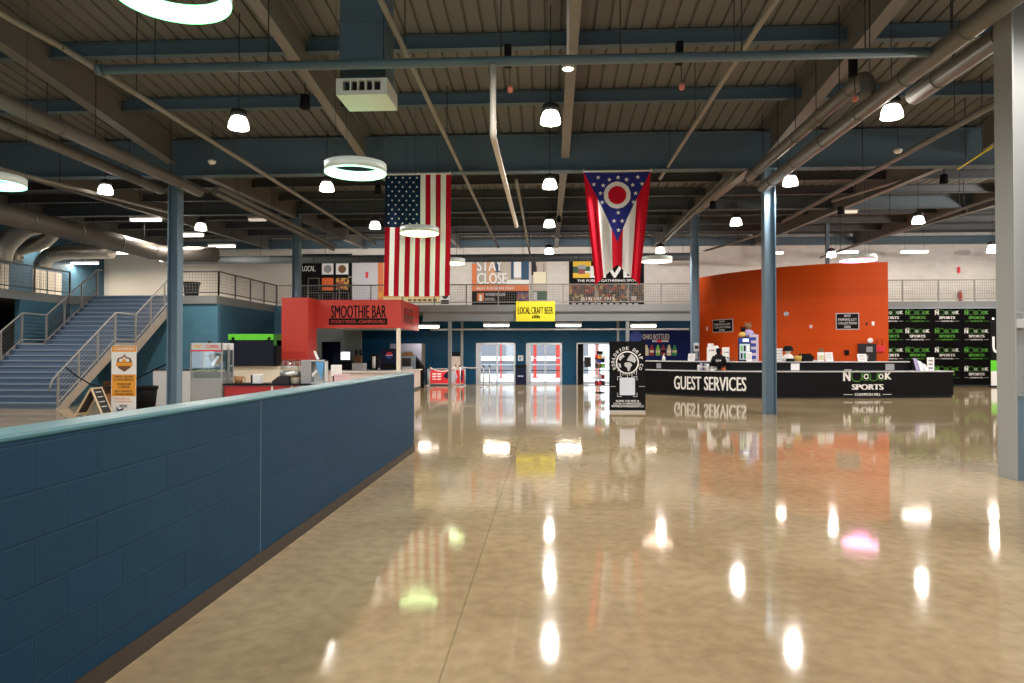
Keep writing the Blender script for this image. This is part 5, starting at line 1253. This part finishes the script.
b = MB(); b.lathe([(0, 0), (.20, 0), (.20, .02), (.03, .05), (0, .05)], (x, Ym, 0), 18); obj('base', b, BLACK, t)
b = MB(); b.tube([(x, Ym, .04), (x, Ym, 1.58)], .022, 8); obj('pole', b, BLACK, t)
b = MB(); b.box(x-.12, x+.12, Ym-.02, Ym+.02, 1.50, 1.64); obj('header', b, BLACK, t)
goods = [(.30, (SRED, BRORED, CHAR)), (.55, (PAPER, PINK, SRED)), (.98, (DGRN, BROWN, LGREEN)), (1.18, (PURPLE, ROYAL, CHAR)), (1.32, (BRORED, GOLD, PAPER))]
for z, ms in goods:
    b = MB(); b.lathe([(.02, z), (.24, z), (.24, z+.012), (.02, z+.012)], (x, Ym, 0), 16); sh = obj('tray', b, BLACK, t)
    for k in range(6):
        a = k*math.pi/3+.3; q = V((x+.15*math.cos(a), Ym+.15*math.sin(a), z+.012)); b = MB(); b.box(q.x-.055, q.x+.055, q.y-.04, q.y+.04, q.z, q.z+.13+.03*(k % 2)); obj('packet', b, ms[k % 3], sh)

# ------------------------------------------------------------------ concession side: red counter, popcorn machine, kiosk
Yk = 16.4; HRC = .84
xl, xr = P(189, 384, Y=Yk).x, P(316, 384, Y=Yk).x; xm = P(222, 384, Y=Yk-.1).x+.012
t = thing('red_counter', ((xm+xr)/2, Yk, 0), 'red panelled concession counter with dark top behind the low blue wall', 'counter')
b = MB(); b.box(xm, xr, Yk, Yk+.7, 0, HRC-.04); obj('body', b, WHITE, t)
divs = [223.5, 272, 291.5, 316]
for i, (p0, p1) in enumerate(zip(divs, divs[1:])):
    a, c = P(p0, 384, Y=Yk).x, P(p1, 384, Y=Yk).x; b = MB(); b.box(a+.03, c-.02, Yk-.015, Yk, .08, HRC-.05); obj('panel', b, REDC if i < 2 else mat('counter_pink_red', (.50, .10, .10), .35), t)
b = MB(); b.box(xm-.02, xr+.02, Yk-.05, Yk+.74, HRC-.04, HRC); obj('worktop', b, BLACK, t)
# popcorn machine on its cart
x0, x1 = P(190, 380, Y=Yk-.1).x, P(222, 380, Y=Yk-.1).x; yp = Yk-.1; zt = P(206, 343, Y=yp).z; zg = P(206, 378, Y=yp).z; dp = .62
t = thing('popcorn_machine', ((x0+x1)/2, yp, 0), 'stainless popcorn machine with glass case and red lettered header', 'popcorn machine')
b = MB(); b.box(x0, x1, yp, yp+dp, 0, zg); obj('cabinet', b, STST, t, bevel=.01)
b = MB(); b.box(x0+.03, x1-.03, yp-.012, yp, .1, zg-.12); obj('door', b, STST, t)
fr = .03
for x in (x0, x1-fr):
    for y in (yp, yp+dp-fr): b = MB(); b.box(x, x+fr, y, y+fr, zg, zt); obj('corner_post', b, STST, t)
b = MB(); b.box(x0, x1, yp, yp+dp, zt-.17, zt); h = obj('header', b, LGREY, t, bevel=.01)
b = MB(); b.text('POP', (x0+(x1-x0)*.24, yp-.003, zt-.085), .075, .18, bold=.03); obj('lettering', b, mat('popcorn_gold', (.75, .45, .02), .5), h)
b = MB(); b.text('CORN', (x0+(x1-x0)*.68, yp-.003, zt-.085), .075, .30, bold=.03); obj('lettering', b, BRORED, h)
b = MB(); b.box(x0, x1, yp-.006, yp, zt-.20, zt-.17); obj('header_trim', b, BRORED, t)
for (a, c, e, f) in ((x0+fr, x1-fr, yp+.008, yp+.014), (x0+fr, x1-fr, yp+dp-.014, yp+dp-.008)): b = MB(); b.box(a, c, e, f, zg, zt-.17); obj('glass_panel', b, CLEAR, t)
for x in (x0+.008, x1-.014): b = MB(); b.box(x, x+.006, yp+fr, yp+dp-fr, zg, zt-.17); obj('glass_panel', b, CLEAR, t)
b = MB(); c = V((x0+(x1-x0)*.62, yp+.3, zg+.38)); b.lathe([(0, 0), (.13, 0), (.15, .05), (.15, .17), (.10, .19), (0, .19)], c, 16); k = obj('kettle', b, STST, t)
b = MB(); b.tube([c+V((0, 0, .18)), V((c.x, c.y, zt-.17))], .015, 8); b.tube([c+V((-.14, 0, .1)), c+V((-.30, 0, .16))], .012, 6); obj('kettle_arm', b, CHROME, k)
b = MB(); b.prism([(c.x+.05, yp+.06, zg+.28), (c.x+.20, yp+.06, zg+.50), (c.x+.16, yp+.06, zg+.53), (c.x-.0, yp+.06, zg+.33)], (0, .2, 0)); obj('scoop', b, CHROME, t)
b = MB(); b.box(x0+.04, x1-.04, yp+.05, yp+dp-.05, zg, zg+.14); obj('popcorn_tray', b, STST, t)
b = MB()
for k in range(60): a = V((random.uniform(x0+.06, x1-.06), random.uniform(yp+.08, yp+.5), zg+.14+random.uniform(0, .02))); b.lathe([(0, 0), (.022, .012), (.018, .03), (0, .036)], a, 6)
obj('popcorn', b, LEMON, t, kind='stuff')
b = MB(); b.lathe([(0, 0), (.05, 0), (.05, .05), (0, .06)], (x0+(x1-x0)*.42, yp+.3, zt), 12); obj('vent_cap', b, CHAR, t)
# side annex of the popcorn machine
xs0, xs1 = x1+.015, P(229.5, 380, Y=Yk+.15).x
t = thing('warmer_case', ((xs0+xs1)/2, Yk+.15, HRC), 'narrow glass warmer case beside the popcorn machine', 'warmer')
b = MB(); b.box(xs0, xs1, Yk+.15, Yk+.36, HRC, HRC+.06); obj('base', b, STST, t)
b = MB(); b.box(xs0, xs1, Yk+.15, Yk+.36, zt-.14, zt-.03); obj('header', b, LGREY, t)
for x in (xs0, xs1-.02): b = MB(); b.box(x, x+.02, Yk+.15, Yk+.17, HRC+.06, zt-.14); obj('post', b, STST, t)
b = MB(); b.box(xs0+.02, xs1-.02, Yk+.158, Yk+.164, HRC+.06, zt-.14); obj('glass_panel', b, CLEAR, t)
for z in (HRC+.22, HRC+.42): b = MB(); b.box(xs0+.01, xs1-.01, Yk+.17, Yk+.35, z, z+.012); obj('rack', b, CHROME, t)
# items on the red counter
def on_red(px): return P(px, 384, Y=Yk+.25).x
x = on_red(237.5); t = thing('wicker_basket', (x, Yk+.3, HRC), 'small brown wicker basket on the red counter', 'basket')
b = MB(); b.lathe([(0, 0), (.09, 0), (.105, .17), (.095, .17), (.08, .012), (0, .012)], (x, Yk+.3, HRC), 14); obj('bowl', b, WOOD, t)
b = MB(); b.tube(arc([(x+.10, Yk+.3, HRC+.15), (x+.17, Yk+.3, HRC+.14), (x+.16, Yk+.3, HRC+.03), (x+.09, Yk+.3, HRC+.02)], .03), .012, 6); obj('handle', b, WOOD, t)
x = on_red(256.5); t = thing('napkin_dispenser', (x, Yk+.25, HRC), 'white napkin dispenser with black back on the red counter', 'dispenser')
b = MB(); b.box(x-.08, x+.11, Yk+.2, Yk+.4, HRC, HRC+.22); obj('body', b, WHITE, t, bevel=.01)
b = MB(); b.box(x-.12, x-.08, Yk+.2, Yk+.4, HRC, HRC+.20); obj('end_plate', b, BLACK, t)
x = on_red(288.5); z = HRC
t = thing('drink_dispenser', (x, Yk+.3, z), 'clear domed juice dispenser with steel collar on the red counter', 'drink dispenser')
b = MB(); b.lathe([(0, .29), (.24, .29), (.26, .36), (.25, .50), (.22, .56), (.10, .58), (0, .58)], (x+.05, Yk+.3, z), 20); obj('clear_bowl', b, glass_mat('bowl_plastic', (.86, .88, .88), .22), t)
b = MB(); b.lathe([(0, .17), (.26, .17), (.27, .22), (.27, .28), (.25, .30), (0, .30)], (x+.05, Yk+.3, z), 20); obj('collar', b, ALU, t)
b = MB(); b.lathe([(0, 0), (.17, 0), (.18, .12), (.2, .17), (0, .17)], (x+.12, Yk+.34, z), 18); obj('base', b, CREAM, t)
b = MB(); b.prism([(x-.31, Yk+.02, z), (x+.10, Yk+.02, z), (x+.08, Yk+.02, z+.18), (x-.16, Yk+.02, z+.18), (x-.32, Yk+.02, z+.06)], (0, .25, 0)); obj('drip_tray', b, CHAR, t)
b = MB()
for k in range(8): a = k*math.pi/4; b.tube([(x+.05+.2*math.cos(a), Yk+.3+.2*math.sin(a), z+.30), (x+.05+.2*math.cos(a), Yk+.3+.2*math.sin(a), z+.54)], .004, 5)
obj('inner_ribs', b, LGREY, t)
x0, x1 = on_red(302.5), on_red(327); t = thing('display_oven', ((x0+x1)/2, Yk+.3, HRC), 'grey countertop oven with open blue-lined end', 'oven')
zo = P(314, 360, Y=Yk+.2).z; xq = on_red(312.8)
b = MB(); b.box(x0, xq, Yk+.12, Yk+.34, HRC, zo); obj('casing', b, GREY, t, bevel=.012)
b = MB(); b.box(xq, x1, Yk+.12, Yk+.34, zo-.03, zo); b.box(xq, x1, Yk+.12, Yk+.34, HRC, HRC+.03); b.box(x1-.02, x1, Yk+.12, Yk+.34, HRC, zo); b.box(xq, x1, Yk+.32, Yk+.34, HRC, zo); obj('open_bay', b, LGREY, t)
b = MB(); b.prism([(xq+.10, Yk+.14, zo-.04), (x1-.03, Yk+.14, zo-.04), (x1-.10, Yk+.14, HRC+.10), (xq+.16, Yk+.14, HRC+.30)], (0, .02, 0)); obj('blue_sheet', b, SKYB, t)
b = MB(); b.prism([(xq+.02, Yk+.13, HRC+.15), (xq+.14, Yk+.13, HRC+.30), (xq+.14, Yk+.13, HRC+.34), (xq+.02, Yk+.13, HRC+.24)], (0, .02, 0)); obj('white_scoop', b, WHITE, t)
xq = on_red(318); t = thing('leaning_card', (xq, Yk+.5, zo), 'thin white card leaning on top of the grey oven', 'card')
b = MB(); b.prism([(xq-.02, Yk+.2, zo), (xq+.05, Yk+.2, zo), (xq-.05, Yk+.2, zo+.22), (xq-.10, Yk+.2, zo+.22)], (0, .012, 0)); obj('card', b, PAPER, t)
b = MB(); b.box(xq-.04, xq+.06, Yk+.17, Yk+.26, zo, zo+.012); obj('clip_base', b, CHAR, t)
Yj = 21.; x0, x1, z0, z1 = rect(331, 365, 339, 376, Yj)
t = thing('carton', ((x0+x1)/2, Yj, 0), 'white carton on a pedestal behind the grey oven', 'carton'); b = MB(); b.box(x0, x1, Yj, Yj+.3, z0, z1); obj('box', b, PAPER, t)
b = MB(); b.box(x0+.04, x1-.04, Yj+.04, Yj+.26, 0, z0); obj('pedestal', b, CHAR, t)
Yj = 20.; x0, x1, z0, z1 = rect(334, 374.5, 345.5, 392, Yj)
t = thing('ice_bin', ((x0+x1)/2, Yj, 0), 'pale pink bin beside the white smoothie counter', 'bin'); b = MB(); b.box(x0, x1, Yj, Yj+.4, 0, z1-.04); obj('body', b, PINK, t, bevel=.01)
b = MB(); b.box(x0-.01, x1+.01, Yj-.01, Yj+.41, z1-.04, z1); obj('lid', b, PINK, t)
# lime-topped kiosk
Yg = 24.3; x0, x1, z0, z1 = rect(229, 334, 273.5, 340, Yg)
t = thing('menu_kiosk', ((x0+x1)/2, Yg, 0), 'black menu kiosk with lime green header and cream lower wall', 'kiosk')
b = MB(); b.box(x0+.02, x1+.9, Yg+.2, Yg+.5, 0, 1.10); obj('lower_wall', b, CREAM, t)
b = MB(); b.box(x0, x1, Yg, Yg+.5, 1.10, z0); obj('menu_board', b, mat('menu_black', (.007, .010, .022), .5, spec=.2), t)
b = MB(); b.box(x1, x1+.10, Yg+.06, Yg+.5, 1.10, z0); obj('side_panel', b, BLACKM, t)
b = MB(); b.box(x0-.02, x1, Yg-.02, Yg+.5, z0, z1); obj('header', b, GREEN, t)
b = MB(); b.box(x1, x1+.10, Yg, Yg+.5, z0-.2, z1); obj('header_return', b, mat('dark_lime', (.015, .12, .006), .5), t)
for px in (233, 269): c = P(px, 338, Y=Yg-.06); b = MB(); b.tube([c+V((0, .05, 0)), c+V((0, -.02, 0)), c+V((0, -.02, -.1))], .04, 8); obj('spotlight', b, BLACKM, t)
# white service box behind the column
Yv = 20.6; x0, x1, z0, z1 = rect(153, 369.5, 189.5, 402, Yv)
t = thing('service_cabinet', ((x0+x1)/2, Yv, 0), 'white service cabinet with black top behind the popcorn-side column', 'cabinet')
b = MB(); b.box(x0, x1, Yv, Yv+.6, 0, z1-.03); obj('body', b, LGREY, t)
b = MB(); b.box(x0-.02, x1+.02, Yv-.02, Yv+.62, z1-.03, z1); obj('worktop', b, BLACK, t)
b = MB(); b.box((x0+x1)/2-.005, (x0+x1)/2+.005, Yv-.006, Yv, .1, z1-.05); obj('door_gap', b, CHAR, t)
# banner stand, A-board, bin, crates under the stair
Yn = 17.2; x0, x1, z0, z1 = rect(111.5, 346, 136.3, 411, Yn)
t = thing('banner_stand', ((x0+x1)/2, Yn, 0), 'orange and white roll-up banner stand before the staircase', 'banner stand')
b = MB(); ms = [PAPER, GOLD]; x0b = P(110.5, 411, Y=Yn).x
b.box(x0, x1, Yn-.008, Yn, .07, z1)
b.m(1); pp(b, 112.2, 346, 136.3, 351.8, Yn, .008, .002); pp(b, 112, 374.4, 136, 396.3, Yn, .008, .002); obj('sheet', b, ms, t)
b = MB(); b.box(x0-.03, x1+.03, Yn-.1, Yn+.1, 0, .08); obj('base', b, ALU, t)
b = MB(); b.tube([(x0, Yn, z1), (x1, Yn, z1)], .014, 8); obj('top_bar', b, ALU, t)
b = MB(); b.tube([((x0+x1)/2, Yn+.03, .05), ((x0+x1)/2, Yn+.03, z1)], .012, 8); obj('support_pole', b, ALU, t)
b = MB(); pt(b, 'CHAMPIONS', 114.5, 347.3, 135, 350.3, Yn, .011); obj('lettering', b, PAPER, t)
c = P(124.3, 363.5, Y=Yn-.009); s = .028
b = MB(); b.prism([c+V((a*s, 0, z*s)) for a, z in ((-7.5, 0), (-6, 5), (-2, 6), (0, 8.5), (2, 6), (6, 5), (7.5, 0), (5.5, -4), (0, -7.5), (-5.5, -4))], (0, -.003, 0)); obj('crest', b, BROWN, t)
b = MB(); b.prism([c+V((a*s, -.003, z*s)) for a, z in ((-5, 1.5), (-4.4, 4.2), (-1.5, 4.6), (0, 6.6), (1.5, 4.6), (4.4, 4.2), (5, 1.5))], (0, -.003, 0)); obj('crest_field', b, PAPER, t)
b = MB(); b.prism([c+V((a*s, -.004, z*s)) for a, z in ((-8, -2.2), (8, -2.2), (7, 1), (-7, 1))], (0, -.003, 0)); b.prism([c+V((a*s, -.006, z*s)) for a, z in ((-2, 1.4), (-1, 4.4), (1, 4.4), (2, 1.4))], (0, -.003, 0)); obj('crest_ribbon', b, GOLD, t)
b = MB()
for s_, a, y0, d, y1 in (('SMALL GROUP', 115, 375.6, 133.5, 377.6), ('& TRUE SERVICE', 114, 378.5, 134, 380.6), ('OF REGULAR', 117, 383, 131.5, 385.2), ('COFFEE', 118.5, 386, 130, 388.2), ('SELF SERVICE', 114.8, 390.3, 132.5, 392.2), ('CATERING ORDERS', 114.5, 393.2, 133.5, 395.2)): pt(b, s_, a, y0, d, y1, Yn, .011)
obj('lettering', b, BROWN, t)
b = MB(); pt(b, 'FRESH EVERY DAY', 115, 398, 131, 399.2, Yn, .011); pt(b, 'CHAMPION MILL', 114.5, 400.8, 132.5, 402, Yn, .011); obj('lettering', b, GOLD, t)
b = MB(); b.tube([P(116.5, 407.5, Y=Yn-.014), P(118, 410.5, Y=Yn-.014), P(122, 409.5, Y=Yn-.014), P(124, 408, Y=Yn-.014)], [.012, .02, .022, .008], 8); pt(b, 'NOOK', 120, 404.5, 127.5, 407.5, Yn, .011); obj('corner_mark', b, NAVY, t)
Ya = 16.6; t = thing('chalkboard_sign', (P(96, 415, Y=Ya).x, Ya, 0), 'pale wooden A-frame chalkboard sign behind the low blue wall', 'chalkboard')
# its two leaves open sideways: ridge at px 97, feet at px 80 and 110
r0, r1 = P(91, 387, Y=Ya+.25), P(101.5, 387, Y=Ya-.25)
fl = V((P(82, 416, Y=Ya+.1).x, Ya+.1, 0)); fr2 = V((P(106, 416, Y=Ya-.1).x, Ya-.1, 0))
zr = r0.z; xr_ = (r0.x+r1.x)/2; hw = .19
def leaf(fx, nm, board):
    d = V((fx-xr_, 0, -zr)); lf = None
    A = lambda u, v: V((xr_, Ya+u*hw, zr))+d*v
    b = MB()
    for u in (-1, 1): b.bar(A(u, 0), A(u, 1), .045, .03, (1, 0, 0))
    b.bar(A(-1, .02), A(1, .02), .045, .03); b.bar(A(-1, .86), A(1, .86), .045, .03)
    lf = obj('frame', b, WOODL, t)
    if board:
        b = MB(); nn = V((zr, 0, fx-xr_)).normalized()*(1 if fx > xr_ else -1); b.prism([A(-.93, .04), A(.93, .04), A(.93, .84), A(-.93, .84)], nn*.012); obj('slate', b, CHAR, lf)
        b = MB()
        for k in range(4): b.prism([A(-.6, .14+.16*k)+nn*.014, A(.5, .14+.16*k)+nn*.014, A(.5, .17+.16*k)+nn*.014, A(-.6, .17+.16*k)+nn*.014], nn*.003)
        obj('chalk_lines', b, LGREY, lf)
leaf(fl.x, 'left', True); leaf(fr2.x, 'right', True)
bx = P(146, 405, Y=18.9).x
bin_thing((bx, 18.9, 0), .29, .66, 'black trash can between orange banner stand and white service cabinet', m=BLACKM)
Yt = 23.6
for k, (px0, px1, py0, lab) in enumerate(((103, 112, 381, 'brown wooden crate under the staircase behind the orange banner'), (77, 100, 399, 'low wooden pallet box under the foot of the staircase'))):
    Y = Yt if k == 0 else 21.0; x0, x1, z0, z1 = rect(px0, py0, px1, 402, Y); 
    if k: x0 = SX1+.15; x1 = x0+.7
    t = thing('wooden_crate', ((x0+x1)/2, Y, 0), lab, 'crate')
    for i in range(4): z = max(z1, .3)*(i+.08)/4; b = MB(); b.box(x0, x1, Y, Y+.02, z, z+max(z1, .3)*.21); b.box(x0, x1, Y+.48, Y+.5, z, z+max(z1, .3)*.21); b.box(x0, x0+.02, Y, Y+.5, z, z+max(z1, .3)*.21); b.box(x1-.02, x1, Y, Y+.5, z, z+max(z1, .3)*.21); obj('slat', b, WOOD, t)
    for x in (x0+.03, x1-.03): b = MB(); b.box(x-.03, x+.03, Y-.015, Y, 0, max(z1, .3)); obj('batten', b, WOOD, t)
b = MB(); q = [P(a, c, Y=y) for a, c, y in ((66, 367.5, 18.9), (75, 375, 18.8), (90, 384, 18.7), (108, 388, 18.7), (125, 384.5, 18.6), (140, 377, 18.5), (156, 369, 18.5), (168, 363.5, 18.4))]
b.tube(q, .02, 6); obj('barrier_rope', b, BLACKM, label='black barrier rope sagging from stair rail to popcorn-side column', cat='rope')
# pale wall doors at the head of the stairs
for i, (p0, p1) in enumerate(((0, 8), (33, 46), (48, 61))):
    a, c = P(p0, 280, X=XL+.02).y, P(p1, 280, X=XL+.02).y; b = MB(); b.box(XL, XL+.05, a, c, ZM, ZM+1.95)
    b.m(1); b.box(XL+.05, XL+.06, (a+c)/2-.02, (a+c)/2+.02, ZM, ZM+1.9); struct(f'door_{i+4}', b, [CREAM, GREY], ['pale upstairs door at the left picture edge', 'pale upstairs door nearer the stair railing, first leaf', 'pale upstairs door nearer the stair railing, second leaf'][i], 'door')
struct('wall_landing', box1(XL+.3, -13.9, YU-.06, YU-.01, ZM, 7.2), mat('cream_wall', (.74, .68, .60), .6), 'cream wall at the head of the staircase', 'wall')
# pale conduit under the mezzanine
a, c = P(430, 329.5, Y=31.4), P(689, 329.5, Y=31.4)
pipe([(a.x, 31.42, a.z), (c.x, 31.42, a.z)], .04, LGREY, 'pale conduit running under the mezzanine edge above the doors', name='conduit')

# unseen fill lamps added behind the back duct to brighten wall and posters
for k in range(6):
    l = bpy.data.lights.new('poster_fill_lamp', 'AREA'); l.shape = 'RECTANGLE'; l.size = 2.4; l.size_y = .16; l.energy = 36; l.color = (1, .90, .80)
    o = bpy.data.objects.new('poster_fill_lamp', l); COL.objects.link(o); o.location = (-10.5+3.3*k, 33.9, 6.35); o.rotation_euler = (math.radians(75), 0, 0)
# ------------------------------------------------------------------ daylight and exposure
w = bpy.data.worlds.new('daylight'); scene.world = w; w.use_nodes = True
w.node_tree.nodes['Background'].inputs[0].default_value = (.86, .93, 1, 1); w.node_tree.nodes['Background'].inputs[1].default_value = 1.9
vs = scene.view_settings; vs.view_transform = 'Standard'; vs.look = 'None'; vs.gamma = 1; vs.use_curve_mapping = False
vs.exposure = 1.0
cy = scene.cycles; cy.max_bounces = 7; cy.diffuse_bounces = 4; cy.glossy_bounces = 3; cy.transparent_max_bounces = 12; cy.caustics_reflective = False; cy.caustics_refractive = False
cy.sample_clamp_indirect = 6; cy.use_denoising = True

for o in scene.objects:
    if '_w' in o: del o['_w']
